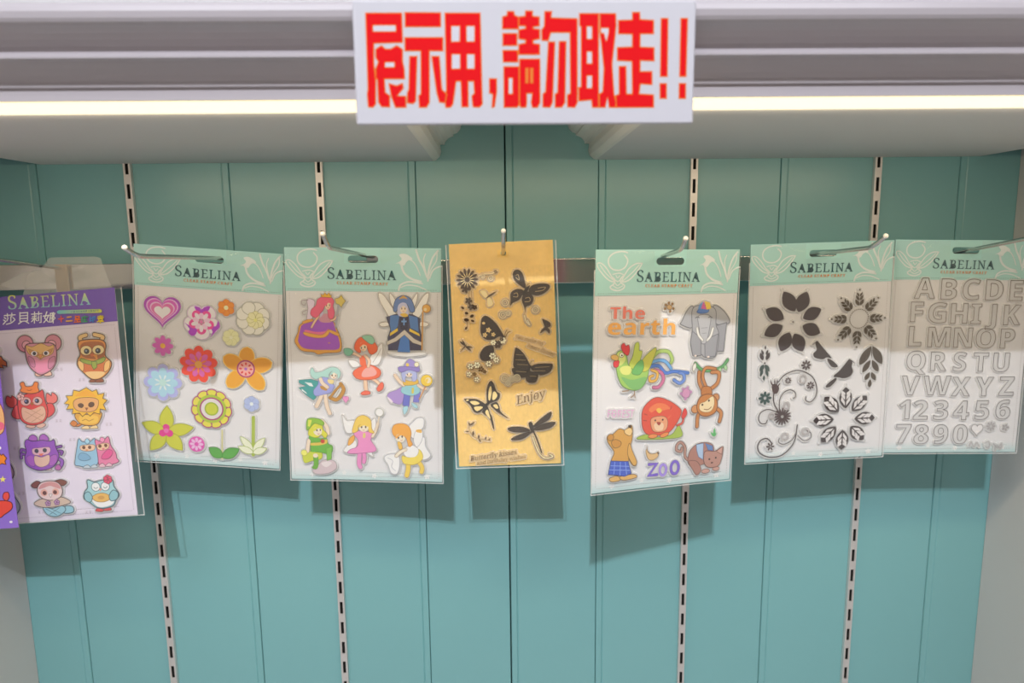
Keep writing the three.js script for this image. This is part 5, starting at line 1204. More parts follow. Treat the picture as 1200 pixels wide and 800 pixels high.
P 96.6 49.4 100.1 49.4 100.3 57.8 96.7 57.8`,
};

const fonts = {};
for (const [k, f] of [['N', 'droid_serif_regular'], ['T', 'droid_serif_bold'], ['I', 'droid_serif_regular'], ['B', 'droid_sans_bold'], ['E', 'droid_sans_bold'], ['C', 'droid_sans_regular']]) fonts[k] = await new FontLoader().loadAsync('fonts/droid/' + f + '.typeface.json');
const V = (x, y) => new THREE.Vector2(x, y);
const INK_GAIN = 1.12;
function hex(c) { const k = new THREE.Color(c); return [k.r, k.g, k.b].map((v) => Math.min(0.88, v * INK_GAIN + 0.004)); }
function smooth(p, closed, n = 6) {
  const out = [], m = p.length, at = (i) => closed ? p[(i + m) % m] : p[Math.max(0, Math.min(m - 1, i))];
  for (let i = 0; i < (closed ? m : m - 1); i++) {
    const a = at(i - 1), b = at(i), c = at(i + 1), d = at(i + 2);
    for (let k = 0; k < n; k++) {
      const t = k / n, f = (w, x, y, z) => 0.5 * (2 * x + (y - w) * t + (2 * w - 5 * x + 4 * y - z) * t * t + (3 * x - w - 3 * y + z) * t * t * t);
      out.push(V(f(a.x, b.x, c.x, d.x), f(a.y, b.y, c.y, d.y)));
    }
  }
  if (!closed) out.push(p[m - 1].clone());
  return out;
}
const ring = (x, y, rx, ry, rot = 0, n = 28) => Array.from({ length: n }, (_, i) => { const a = i / n * 2 * Math.PI, u = rx * Math.cos(a), v = ry * Math.sin(a), c = Math.cos(rot), s = Math.sin(rot); return V(x + u * c - v * s, y + u * s + v * c); });
function along(x0, y0, x1, y1, half, n = 14) {                    // a closed outline about an axis, its half width given along it
  const L = Math.hypot(x1 - x0, y1 - y0), dx = (x1 - x0) / L, dy = (y1 - y0) / L, up = [], down = [];
  for (let i = 0; i <= n; i++) { const t = i / n, h = half(t); up.push(V(x0 + dx * L * t - dy * h, y0 + dy * L * t + dx * h)); if (i && i < n) down.unshift(V(x0 + dx * L * t + dy * h, y0 + dy * L * t - dx * h)); }
  return up.concat(down);
}
const petal = (w) => (t) => w / 2 * Math.sqrt(Math.max(0, Math.sin(Math.PI * Math.pow(t * 0.96 + 0.04, 1.25))));
const leafy = (w) => (t) => w / 2 * Math.pow(Math.max(0, Math.sin(Math.PI * Math.pow(t, 0.9))), 0.85);
const pointed = (w) => (t) => w / 2 * Math.pow(Math.max(0, Math.sin(Math.PI * Math.min(1, t / 0.9))), 0.8) + 0.012 * w * (1 - t);
function words(text, kind, cap) {                                // shapes of a line of type, centred
  const font = fonts[kind], s = text.replace(/_/g, ' '), size = 20, shapes = [];
  let x = 0;
  const run = (str, k, track) => { for (const ch of str) { if (ch === ' ') { x += size * 0.32 * k + track; continue; } const gs = font.generateShapes(ch, size * k); for (const g of gs) shapes.push([g, x]); const gl = font.data.glyphs[ch] || font.data.glyphs['?']; x += gl.ha / font.data.resolution * size * k * (72 / 72) + track; } };
  if (kind === 'N') { run(s[0], 1.18, 0.6); run(s.slice(1), 0.98, 0.9); } else run(s, 1, kind === 'T' ? 3.2 : kind === 'I' ? -0.4 : 0.3);
  const em = font.generateShapes('H', size).flatMap((g) => g.getPoints().map((p) => p.y)), top = Math.max(...em), k = cap / top, list = [];
  for (const [g, ox] of shapes) {
    const f = (p) => { let u = p.x + ox - x / 2; const v = p.y - top / 2; if (kind === 'I') u += v * 0.28; if (kind === 'E') u *= 1.36; if (kind === 'C') u *= 0.8; return V(u * k, -v * k); };
    const e = g.extractPoints(5); list.push({ outer: e.shape.map(f), holes: e.holes.map((h) => h.map(f)) });
  }
  return list;
}
// one drawn line of the art -> pieces { name, single, fills: [{ outer, holes, color }], strokes: [{ pts, closed, w, color }] }
function piece(line) {
  const t = line.trim().split(/\s+/), name = t[0].replace('*', ''), single = t[0].endsWith('*'), op = t[2];
  let [, fill, edge, ew] = /^([^/]+)(?:\/(#\w+):([\d.]+))?$/.exec(t[1]);
  let lw = 0, a = t.slice(3); if (a[a.length - 1][0] === ':') lw = +a.pop().slice(1);
  const out = [], n = a.map(Number), pts = () => { const p = []; for (let i = 0; i < n.length; i += 2) p.push(V(n[i], n[i + 1])); return p; };
  const solid = (outer, holes = [], color = fill) => out.push({ outer, holes, color, edge: edge && { color: edge, w: +ew } });
  const line_ = (p, w, closed = false, color = fill) => out.push({ stroke: p, w, closed, color, edge: edge && { color: edge, w: +ew } });
  if (op === 'S') solid(smooth(pts(), true));
  else if (op === 'P') solid(pts());
  else if (op === 'L') line_(smooth(pts(), false), lw);
  else if (op === 'K') line_(pts(), lw);
  else if (op === 'C') solid(ring(n[0], n[1], n[2], n[2]));
  else if (op === 'E') solid(ring(n[0], n[1], n[2], n[3], n[4] * Math.PI / 180));
  else if (op === 'O') line_(ring(n[0], n[1], n[2], n[3]), n[4], true);
  else if (op === 'H') solid(Array.from({ length: 48 }, (_, i) => { const q = i / 48 * 2 * Math.PI; return V(n[0] + n[2] / 2 * Math.pow(Math.sin(q), 3), n[1] - n[3] / 29 * (13 * Math.cos(q) - 5 * Math.cos(2 * q) - 2 * Math.cos(3 * q) - Math.cos(4 * q) + 2.6)); }));
  else if (op === 'R') for (let i = 0; i < n[0]; i++) { const q = n[6] * Math.PI / 180 + i / n[0] * 2 * Math.PI, c = Math.cos(q), s = Math.sin(q); solid(along(n[1] + c * n[3], n[2] + s * n[3], n[1] + c * n[4], n[2] + s * n[4], petal(n[5]))); }
  else if (op === 'T') solid(along(n[0], n[1], n[2], n[3], petal(n[4])));
  else if (op === 'V') solid(along(n[0], n[1], n[2], n[3], leafy(n[4])));
  else if (op === 'U') solid(along(n[0], n[1], n[2], n[3], pointed(n[4]), 20));
  else if (op === 'Y') {
    solid(along(n[0], n[1], n[2], n[3], pointed(n[4]), 20));
    const p = (t2, s) => V(n[0] + (n[2] - n[0]) * t2 - (n[3] - n[1]) * s, n[1] + (n[3] - n[1]) * t2 + (n[2] - n[0]) * s), k = n[4] / Math.hypot(n[2] - n[0], n[3] - n[1]);
    for (const s of [-1, 1]) for (const [u0, u1, v0, v1] of [[0.12, 0.40, 0.28, 0.50], [0.36, 0.60, 0.52, 0.68], [0.56, 0.72, 0.66, 0.76]]) solid([p(u0, s * k * 0.05), p(v0, s * k * 0.05), p(v1, s * k * 0.30), p((u1 + v1) / 2, s * k * 0.36), p(u1 - 0.06, s * k * 0.37)], [], '#d6d3d4');
  } else if (op === 'W') {
    const d = V(n[2] - n[0], n[3] - n[1]), at = (u, s) => [n[0] + d.x * u - d.y * s, n[1] + d.y * u + d.x * s], L = d.length();
    for (const [u, l, w] of [[0, 0.42, 0.17], [0.3, 0.36, 0.13], [0.54, 0.28, 0.1]]) for (const s of [-1, 1]) { const p = at(u, s * 0.02), q = at(u + l * 0.88, s * l * 0.62); out.push({ outer: along(p[0], p[1], q[0], q[1], leafy(L * w * 1.25)), holes: [], color: fill }); }
    const e = at(0.94, 0); out.push({ outer: ring(e[0], e[1], L * 0.055, L * 0.055), holes: [], color: fill });
  } else if (op === 'D') for (let i = 0; i < n[3]; i++) { const q = i / n[3] * 2 * Math.PI; solid(ring(n[0] + n[2] * Math.cos(q), n[1] + n[2] * Math.sin(q), n[4], n[4], 0, 8)); }
  else if (op === 'G') {
    const c = Math.cos(n[5] * Math.PI / 180), s = Math.sin(n[5] * Math.PI / 180), f = (p) => V(n[1] + p.x * c - p.y * s, n[2] + p.x * s + p.y * c);
    for (const g of words(a[0], a[4], n[3])) solid(g.outer.map(f), g.holes.map((h) => h.map(f)));
  }
  return { name, single, out };
}
class Ink {                                                       // printed pieces gathered into one geometry with colours
  constructor(bend) { this.p = []; this.c = []; this.bend = bend; }
  tri(pts, faces, z, color) {
    const m = /^(#\w+)([>^])(#\w+)$/.exec(color), c0 = hex(m ? m[1] : color), c1 = m && hex(m[3]);
    let lo = Infinity, hi = -Infinity; const key = (v) => m?.[2] === '>' ? v.x : v.y;
    if (m) { [lo, hi] = this.range ?? [0, 0]; if (!this.range) for (const v of pts) { lo = Math.min(lo, key(v)); hi = Math.max(hi, key(v)); } }
    for (const f of faces) {
      const [a, b, c] = f.map((i) => pts[i]), up = (b.x - a.x) * (c.y - a.y) - (b.y - a.y) * (c.x - a.x) < 0;
      for (const v of up ? [a, b, c] : [a, c, b]) {
        this.p.push(v.x / 1000, -v.y / 1000, z + this.bend(v.x, v.y));
        if (m) { const t = Math.max(0, Math.min(1, (key(v) - lo) / (hi - lo))); this.c.push(...c0.map((q, i) => q + (c1[i] - q) * t)); } else this.c.push(...c0);
      }
    }
  }
  fill(outer, holes, z, color) { if (outer.length > 2) this.tri([outer, ...holes].flat(), THREE.ShapeUtils.triangulateShape(outer, holes), z, color); }
  stroke(pts, w, closed, z, color) {
    const q = pts.filter((v, i) => !i || v.distanceTo(pts[i - 1]) > 1e-4), m = q.length, v = [], f = [];
    for (let i = 0; i < m; i++) {
      const a = closed ? q[(i + m - 1) % m] : q[Math.max(0, i - 1)], b = closed ? q[(i + 1) % m] : q[Math.min(m - 1, i + 1)], here = q[i];
      const d0 = here.clone().sub(a).normalize(), d1 = b.clone().sub(here).normalize(); if (!d0.length()) d0.copy(d1); if (!d1.length()) d1.copy(d0);
      const d = d0.clone().add(d1).normalize(), s = Math.min(1.6, 1 / Math.max(0.4, d.dot(d1))) * w / 2;
      v.push(V(here.x - d.y * s, here.y + d.x * s), V(here.x + d.y * s, here.y - d.x * s));
      if (i) f.push([2 * i - 2, 2 * i, 2 * i - 1], [2 * i, 2 * i + 1, 2 * i - 1]);
    }
    if (closed) f.push([2 * m - 2, 0, 2 * m - 1], [0, 1, 2 * m - 1]);
    this.tri(v, f, z, color);
    if (!closed && w > 1) for (const e of [q[0], q[m - 1]]) this.fill(ring(e.x, e.y, w / 2, w / 2, 0, 12), [], z, color);
  }
  geometry() {
    const g = new THREE.BufferGeometry(); g.setAttribute('position', new THREE.Float32BufferAttribute(this.p, 3)); g.setAttribute('color', new THREE.Float32BufferAttribute(this.c, 3)); g.computeVertexNormals(); return g;
  }
}
function drawOne(ink, o, z) {
  if (o.stroke) { if (o.edge) ink.stroke(o.stroke, o.w + 2 * o.edge.w, o.closed, z, o.edge.color); ink.stroke(o.stroke, o.w, o.closed, z + 0.00002, o.color); }
  else { if (o.edge) ink.stroke(o.outer, o.edge.w * 2, true, z, o.edge.color); ink.fill(o.outer, o.holes, z + 0.00002, o.color); }
}
// the outline of a cut piece of gel: the drawing grown by a margin, traced from a small raster
function grown(list, margin) {
  let x0 = 1e9, y0 = 1e9, x1 = -1e9, y1 = -1e9; const pad = margin + 2;
  for (const o of list) for (const v of o.stroke ?? o.outer) { x0 = Math.min(x0, v.x); x1 = Math.max(x1, v.x); y0 = Math.min(y0, v.y); y1 = Math.max(y1, v.y); }
  x0 -= pad + 2; y0 -= pad + 2; x1 += pad + 2; y1 += pad + 2;
  const S = 3, W = Math.ceil((x1 - x0) * S), H = Math.ceil((y1 - y0) * S), cv = document.createElement('canvas'); cv.width = W; cv.height = H;
  const c = cv.getContext('2d'); c.lineJoin = c.lineCap = 'round'; c.strokeStyle = c.fillStyle = '#fff';
  for (const o of list) {
    const p = o.stroke ?? o.outer; c.beginPath(); p.forEach((v, i) => i ? c.lineTo((v.x - x0) * S, (v.y - y0) * S) : c.moveTo((v.x - x0) * S, (v.y - y0) * S));
    if (!o.stroke || o.closed) c.closePath(); if (!o.stroke) c.fill();
    c.lineWidth = (2 * margin + (o.w ?? 0) + (o.edge ? o.edge.w : 0)) * S; c.stroke();
  }
  const d = c.getImageData(0, 0, W, H).data, val = (x, y) => d[(y * W + x) * 4 + 3] / 255, next = new Map(), where = new Map();
  const mid = (xa, ya, xb, yb) => { const a = val(xa, ya), b = val(xb, yb), t = Math.abs(b - a) < 1e-6 ? 0.5 : (0.5 - a) / (b - a), id = Math.min(xa, xb) + ',' + Math.min(ya, yb) + (xa === xb ? 'v' : 'h'); where.set(id, V(x0 + (xa + (xb - xa) * t + 0.5) / S, y0 + (ya + (yb - ya) * t + 0.5) / S)); return id; };
  for (let y = 0; y < H - 1; y++) for (let x = 0; x < W - 1; x++) {
    const k = (val(x, y) > 0.5 ? 8 : 0) + (val(x + 1, y) > 0.5 ? 4 : 0) + (val(x + 1, y + 1) > 0.5 ? 2 : 0) + (val(x, y + 1) > 0.5 ? 1 : 0);
    if (!k || k === 15) continue;
    const T = () => mid(x, y, x + 1, y), Rr = () => mid(x + 1, y, x + 1, y + 1), B = () => mid(x, y + 1, x + 1, y + 1), L = () => mid(x, y, x, y + 1);
    const seg = { 1: [[L, B]], 2: [[B, Rr]], 3: [[L, Rr]], 4: [[Rr, T]], 5: [[L, T], [Rr, B]], 6: [[B, T]], 7: [[L, T]], 8: [[T, L]], 9: [[T, B]], 10: [[T, Rr], [B, L]], 11: [[T, Rr]], 12: [[Rr, L]], 13: [[Rr, B]], 14: [[B, L]] }[k];
    for (const [a, b] of seg) next.set(a(), b());
  }
  const loops = [];
  while (next.size) {
    const start = next.keys().next().value; let id = start; const loop = [];
    while (next.has(id)) { loop.push(where.get(id)); const to = next.get(id); next.delete(id); id = to; }
    if (loop.length > 12) loops.push(loop);
  }
  const area = (p) => THREE.ShapeUtils.area(p), biggest = loops.reduce((m, p) => Math.abs(area(p)) > Math.abs(m) ? area(p) : m, 0);
  return loops.filter((p) => area(p) * biggest > 0 && Math.abs(area(p)) > 4).map((p) => {
    let len = 0; for (let i = 0; i < p.length; i++) len += p[i].distanceTo(p[(i + 1) % p.length]);
    const n = Math.max(16, Math.round(len / 0.9)); let q = [];
    for (let i = 0; i < n; i++) q.push(p[Math.floor(i * p.length / n)]);
    for (let s = 0; s < 2; s++) q = q.map((v, i) => V((q[(i + n - 1) % n].x + 2 * v.x + q[(i + 1) % n].x) / 4, (q[(i + n - 1) % n].y + 2 * v.y + q[(i + 1) % n].y) / 4));
    return q;
  });
}
const GEL = 0.0021;
function gelGeometry(list, margin, bend) {
  const gs = grown(list, margin).map((q) => new THREE.ExtrudeGeometry(new THREE.Shape(q.map((v) => V(v.x / 1000, -v.y / 1000))), { depth: GEL - 0.0009, bevelThickness: 0.00045, bevelSize: 0.00045, bevelSegments: 2, curveSegments: 1 }));
  const whole = mergeGeometries(gs), keep = [], w = whole.attributes.position.array;
  for (let i = 0; i < w.length; i += 9) if (Math.max(w[i + 2], w[i + 5], w[i + 8]) > -0.00044) for (let k = 0; k < 9; k++) keep.push(w[i + k]);   // the underside is stuck to the sheet
  const g = new THREE.BufferGeometry(); g.setAttribute('position', new THREE.Float32BufferAttribute(keep, 3)); g.computeVertexNormals(); g.translate(0, 0, 0.0005);
  const p = g.attributes.position; for (let i = 0; i < p.count; i++) p.setZ(i, p.getZ(i) + bend(p.getX(i) * 1000, -p.getY(i) * 1000));
  return g;
}
function stamp(name, label, pieces, parent, bend, gel, margin = 1.5) {
  const all = pieces.flatMap((q) => q.out), s = part(name, gelGeometry(all, margin, bend), gel, parent, label);
  let z = GEL + 0.0001; const groups = [];
  for (const q of pieces) {
    if (q.single) for (const o of q.out) groups.push([q.name, [o]]);
    else if (groups.length && groups[groups.length - 1][0] === q.name && !groups[groups.length - 1].single) groups[groups.length - 1][1].push(...q.out);
    else groups.push([q.name, [...q.out]]);
    if (q.single) groups[groups.length - 1].single = true;
  }
  for (const [nm, list] of groups) { const ink = new Ink(bend); for (const o of list) drawOne(ink, o, z += 0.00003); part(nm, ink.geometry(), M.ink, s); }
  return s;
}
function drawing(lines, parent, bend, z, size = 1) {           // flat print, one mesh for each name
  const names = new Map();
  for (const l of lines) { const q = piece(l); if (!names.has(q.name)) names.set(q.name, []); names.get(q.name).push(...q.out); }
  for (const [nm, list] of names) {
    const ink = new Ink(bend); const grad = list.find((o) => /[>^]/.test(o.color));
    if (grad) { const ver = grad.color.includes('^'); let lo = 1e9, hi = -1e9; for (const o of list) for (const v of o.outer) { const k = ver ? v.y : v.x; lo = Math.min(lo, k); hi = Math.max(hi, k); } ink.range = [lo, hi]; }
    for (const o of list) drawOne(ink, o, z += 0.00002);
    part(nm, ink.geometry(), M.ink, parent).scale.set(size, size, 1);
  }
}
function sheetGeometry(outer, holes, thick, bend, step = 6) {     // a thin sheet: a grid where it bends, cut to its outline
  const s = new THREE.Shape(outer.map(([x, y]) => V(x / 1000, -y / 1000))); s.holes = holes.map((h) => new THREE.Path(h.map((v) => V(v.x / 1000, -v.y / 1000))));
  const g = new THREE.ExtrudeGeometry(s, { depth: thick, bevelEnabled: false }).translate(0, 0, -thick);
  const p = g.attributes.position; for (let i = 0; i < p.count; i++) p.setZ(i, p.getZ(i) + bend(p.getX(i) * 1000, -p.getY(i) * 1000));
  g.computeVertexNormals(); return g;
}
function bentSheet(x0, x1, y0, y1, thick, bend, color) {
  const nx = 12, ny = 18, g = new THREE.BoxGeometry(x1 - x0, y1 - y0, thick, nx, ny, 1).translate((x0 + x1) / 2, -(y0 + y1) / 2, -thick / 2 * 1);
  const p = g.attributes.position, c = [];
  for (let i = 0; i < p.count; i++) {
    const x = p.getX(i), y = -p.getY(i), front = p.getZ(i) > -thick / 2;
    p.setXYZ(i, x / 1000, -y / 1000, (front ? 0 : -thick / 1000) + bend(x, y)); if (color) c.push(...color(x, y));
  }
  if (color) g.setAttribute('color', new THREE.Float32BufferAttribute(c, 3));
  g.computeVertexNormals(); return g;
}
function sleeveGeometry(x0, x1, y0, y1, skip, lift, bend) {        // the clear bag: one rippled film lying over the stamps
  const st = 4, nx = Math.round((x1 - x0) / st), ny = Math.round((y1 - y0) / st), p = [], idx = [], a = rnd() * 6, b = rnd() * 6;
  for (let j = 0; j <= ny; j++) for (let i = 0; i <= nx; i++) {
    const x = x0 + (x1 - x0) * i / nx, y = y0 + (y1 - y0) * j / ny, e = Math.min(1, Math.min(i, nx - i, ny - j) / 2);
    const r = 0.00018 * Math.sin(x * 0.11 + a + 0.05 * y) + 0.00015 * Math.sin(y * 0.15 + b) + 0.00012 * Math.sin(x * 0.31 - y * 0.23 + a) + 0.00006 * (rnd() - 0.5);
    p.push(x / 1000, -y / 1000, 0.0003 + e * (lift(x, y) + r) + bend(x, y));
  }
  for (let j = 0; j < ny; j++) for (let i = 0; i < nx; i++) {
    const cx = x0 + (x1 - x0) * (i + 0.5) / nx, cy = y0 + (y1 - y0) * (j + 0.5) / ny; if (skip(cx, cy)) continue;
    const k = j * (nx + 1) + i; idx.push(k, k + nx + 1, k + 1, k + 1, k + nx + 1, k + nx + 2);
  }
  const g = new THREE.BufferGeometry(); g.setAttribute('position', new THREE.Float32BufferAttribute(p, 3)); g.setIndex(idx); g.computeVertexNormals(); return g;
}
function slotOutline(cx, cy, w, h, n = 8) {
  const o = [], r = h / 2; for (let i = 0; i <= n; i++) { const a = -Math.PI / 2 + Math.PI * i / n; o.push(V(cx + w / 2 - r + r * Math.cos(a), cy + r * Math.sin(a))); }
  for (let i = 0; i <= n; i++) { const a = Math.PI / 2 + Math.PI * i / n; o.push(V(cx - w / 2 + r + r * Math.cos(a), cy + r * Math.sin(a))); } return o;
}
function dashes(runs, color, bend, z, len = 1.3, gap = 1.3, w = 0.45) {
  const ink = new Ink(bend);
  for (const [xa, ya, xb, yb] of runs) { const L = Math.hypot(xb - xa, yb - ya), dx = (xb - xa) / L, dy = (yb - ya) / L; for (let s = 0; s < L - len; s += len + gap) ink.stroke([V(xa + dx * s, ya + dy * s), V(xa + dx * (s + len), ya + dy * (s + len))], w, false, z, color); }
  return ink.geometry();
}
function seams(x0, x1, y0, y1, bend, parent) {                     // the welded edges of the clear bag
  for (const [a, b, c, d] of [[x0, x0 + 1.1, y0, y1], [x1 - 1.1, x1, y0, y1], [x0, x1, y1 - 1.1, y1]]) part('sleeve_seam', bentSheet(a, b, c, d, 0.25, bend).translate(0, 0, 0.0009), M.seam, parent);
}
function place(name, label, category, pose, group) {
  const t = thing(name, label, category, pose.at, group); t.rotation.set(pose.turn[0], pose.turn[1], pose.turn[2], 'YXZ'); return t;
}
function stampsOf(key, parent, bend, gel = M.gelWhite) {
  let name = null, label = '', list = [];
  const flush = () => { if (list.length) stamp(name, label, list, parent, bend, gel); list = []; };
  for (const l of ART[key].trim().split('\n')) {
    if (l[0] === '=') { flush(); [, name, label] = /^= (\w+) \| ?(.*)$/.exec(l); continue; }
    if (!name) continue;
    const t = l.split(' ');
    if (t[2] === 'A') {
      const chars = t[3], n = t.slice(4).map(Number), h = n[n.length - 1];
      [...chars].forEach((ch, i) => {
        const shapes = words(ch, 'B', h).map((s) => ({ ...s, cx: 0 })), strokes = [], body = [];
        let lo = 1e9, hi = -1e9; for (const s of shapes) for (const v of s.outer) { lo = Math.min(lo, v.x); hi = Math.max(hi, v.x); }
        const f = (v) => V(v.x * 1.12 - (lo + hi) / 2 * 1.12 + n[2 * i], v.y + n[2 * i + 1]);
        for (const s of shapes) { body.push({ outer: s.outer.map(f), holes: [], color: '#e4e2e0' }); for (const c of [s.outer, ...s.holes]) strokes.push({ stroke: c.map(f), w: 0.7, closed: true, color: t[1] }); }
        const m = part(t[0] + '_stamp', gelGeometry(body, 1.3, bend), gel, parent, 'outlined ' + (/\d/.test(ch) ? 'numeral ' : 'letter ') + ch);
        const ink = new Ink(bend); for (const s of strokes) drawOne(ink, s, GEL + 0.0001); part('outline', ink.geometry(), M.ink, m);
      });
      continue;
    }
    list.push(piece(l));
  }
  flush();
}

// ---------------------------------------------------------------- packs with a teal header card
const tealAt = (x, y) => { const a = hex('#a3d3c6'), b = hex('#a9d8d8'), t = 0.5 + 0.5 * Math.sin(x * 0.07 + 1) * Math.cos(y * 0.11); return a.map((v, i) => v + (b[i] - v) * t); };
const headerMat = std({ color: 0xffffff, roughness: 0.4, vertexColors: true });
const PACKS = 'clear stamp packs on the wire hooks';
function headerPack(key, label, curl) {
  const P = POSE[key], w = P.w * 500, h = P.h * 1000, headerH = 0.174 * h, size = P.w / POSE.zoo.w, t = place('stamp_pack', label, 'stamp pack', P, PACKS);
  const bend = (x, y) => { const v = Math.max(0, (y - headerH) / (h - headerH)); return curl[0] * v * v + curl[1] * v * (x / w) * (x / w) + curl[2] * Math.sin(v * Math.PI) * 0.5; };
  const flat = () => 0, slot = slotOutline(0.7 * size, 11.7 * size, 31.5 * size, 7.4 * size);
  const head = sheetGeometry([[-w, 0], [w, 0], [w, headerH + 2], [-w, headerH + 2]], [slot], 0.0006, flat).translate(0, 0, 0.0006);
  { const c = [], p = head.attributes.position; for (let i = 0; i < p.count; i++) c.push(...tealAt(p.getX(i) * 1000, -p.getY(i) * 1000)); head.setAttribute('color', new THREE.Float32BufferAttribute(c, 3)); }
  const hd = part('header_card', head, headerMat, t);
  drawing(ART.header.trim().split('\n'), hd, flat, 0.00065, size);
  part('perforation', dashes([[-w + 3, headerH, w - 3, headerH]], '#6f968e', flat, 0.00095, 1.4, 1.3, 0.5), M.ink, hd).userData.kind = 'stuff';
  const white = hex('#d9d8da'), water = hex('#abd0d0');
  const sheet = part('backing_sheet', bentSheet(-w, w, 20, h, 0.5, bend, (x, y) => { const v = Math.max(0, Math.min(1, (y - h + 16) / 18)); return white.map((q, i) => q + (water[i] - q) * v * v); }), std({ color: 0xffffff, roughness: 0.6, vertexColors: true }), t);
  part('perforation', dashes([[-w + 4, headerH + 4, -w + 4, h - 5], [w - 4, headerH + 4, w - 4, h - 5], [-w + 5, h - 4.5, w - 5, h - 4.5]], '#a39b9c', bend, 0.0002, 1.3, 1.5, 0.5), M.ink, sheet).userData.kind = 'stuff';
  { for (const [x, y, r] of [[-0.72, 6, 4], [-0.3, 8, 3], [0.1, 5, 3.5], [0.45, 8, 3], [0.8, 6, 4]]) { const ink = new Ink(bend); for (let i = 0; i < 5; i++) { const q = i * 1.2566 + x, cx = x * w, cy = h - y; ink.fill(along(cx, cy, cx + r * Math.cos(q), cy + r * Math.sin(q), leafy(r * 0.55), 8), [], 0.00015, '#e2e4e3'); } part('printed_flower', ink.geometry(), M.ink, sheet); } }
  { const ink = new Ink(bend); let x = -w * 0.1; while (x < w * 0.86) { const l = 0.7 + rnd() * 1.8; ink.stroke([V(x, h - 9), V(x + l, h - 9)], 0.5, false, 0.0002, '#a9b4b6'); x += l + 0.5; } part('fine_print', ink.geometry(), M.ink, sheet); }
  stampsOf(key, t, bend);
  part('sleeve', sleeveGeometry(-w - 1.6, w + 1.8, 1, h + 2, (x, y) => y < 19 && Math.abs(x) < 19, (x, y) => 0.0012 + 0.0022 * Math.max(0, Math.min(1, (y - headerH) / 14)), bend), M.sleeve, t);
  seams(-w - 1.6, w + 1.8, 20, h + 2, bend, t);
  return t;
}
headerPack('flowers', 'pack of bright heart and flower stamps, first teal header from the purple pack', [0.002, 0.001, 0.0015]);
headerPack('fairies', 'teal topped pack of eight winged fairy figures in bright gowns', [-0.001, 0.0015, 0.001]);
headerPack('zoo', 'teal topped pack of cartoon animals with rooster, lion, bear and elephant', [0.003, 0.001, 0.0015]);
headerPack('snow', 'teal topped pack of black flowers, snowflake, birds and curled scrolls', [0.001, 0.001, 0.001]);
headerPack('alpha', 'teal topped pack of thin outlined alphabet letters and numerals', [0.001, 0.0, 0.001]);

// ---------------------------------------------------------------- the pack on a kraft card
{
  const P = POSE.butterfly, w = P.w * 500, h = P.h * 1000, t = place('stamp_pack', 'narrow kraft yellow pack of black butterflies and dragonflies in the middle', 'stamp pack', P, PACKS);
  const bend = (x, y) => 0.0015 * Math.pow(y / h, 2) + 0.0008 * Math.sin(y / h * 3.1);
  const tex = noiseTexture(256, 0.05, 9, 0.96); tex.colorSpace = THREE.SRGBColorSpace;
  const kraft = std({ color: lin(0.95, 0.64, 0.20), roughness: 0.62, map: tex });
  const hole = ring(2.4, 11.6, 2.9, 2.9, 0, 20);
  const top = part('backing_card', sheetGeometry([[-w, 0], [w, 0], [w, 26], [-w, 26]], [hole], 0.0005, bend), kraft, t);
  part('backing_card', bentSheet(-w, w, 26, h, 0.5, bend), kraft, t);
  stampsOf('butterfly', t, bend, M.gel);
  part('sleeve', sleeveGeometry(-w - 3.6, w + 3.6, 0.6, h + 2.5, (x, y) => Math.hypot(x - 2.4, y - 11.6) < 5.5, () => 0.0032, bend), M.sleeve, t);
  seams(-w - 3.6, w + 3.6, 0.6, h + 2.5, bend, t);
}
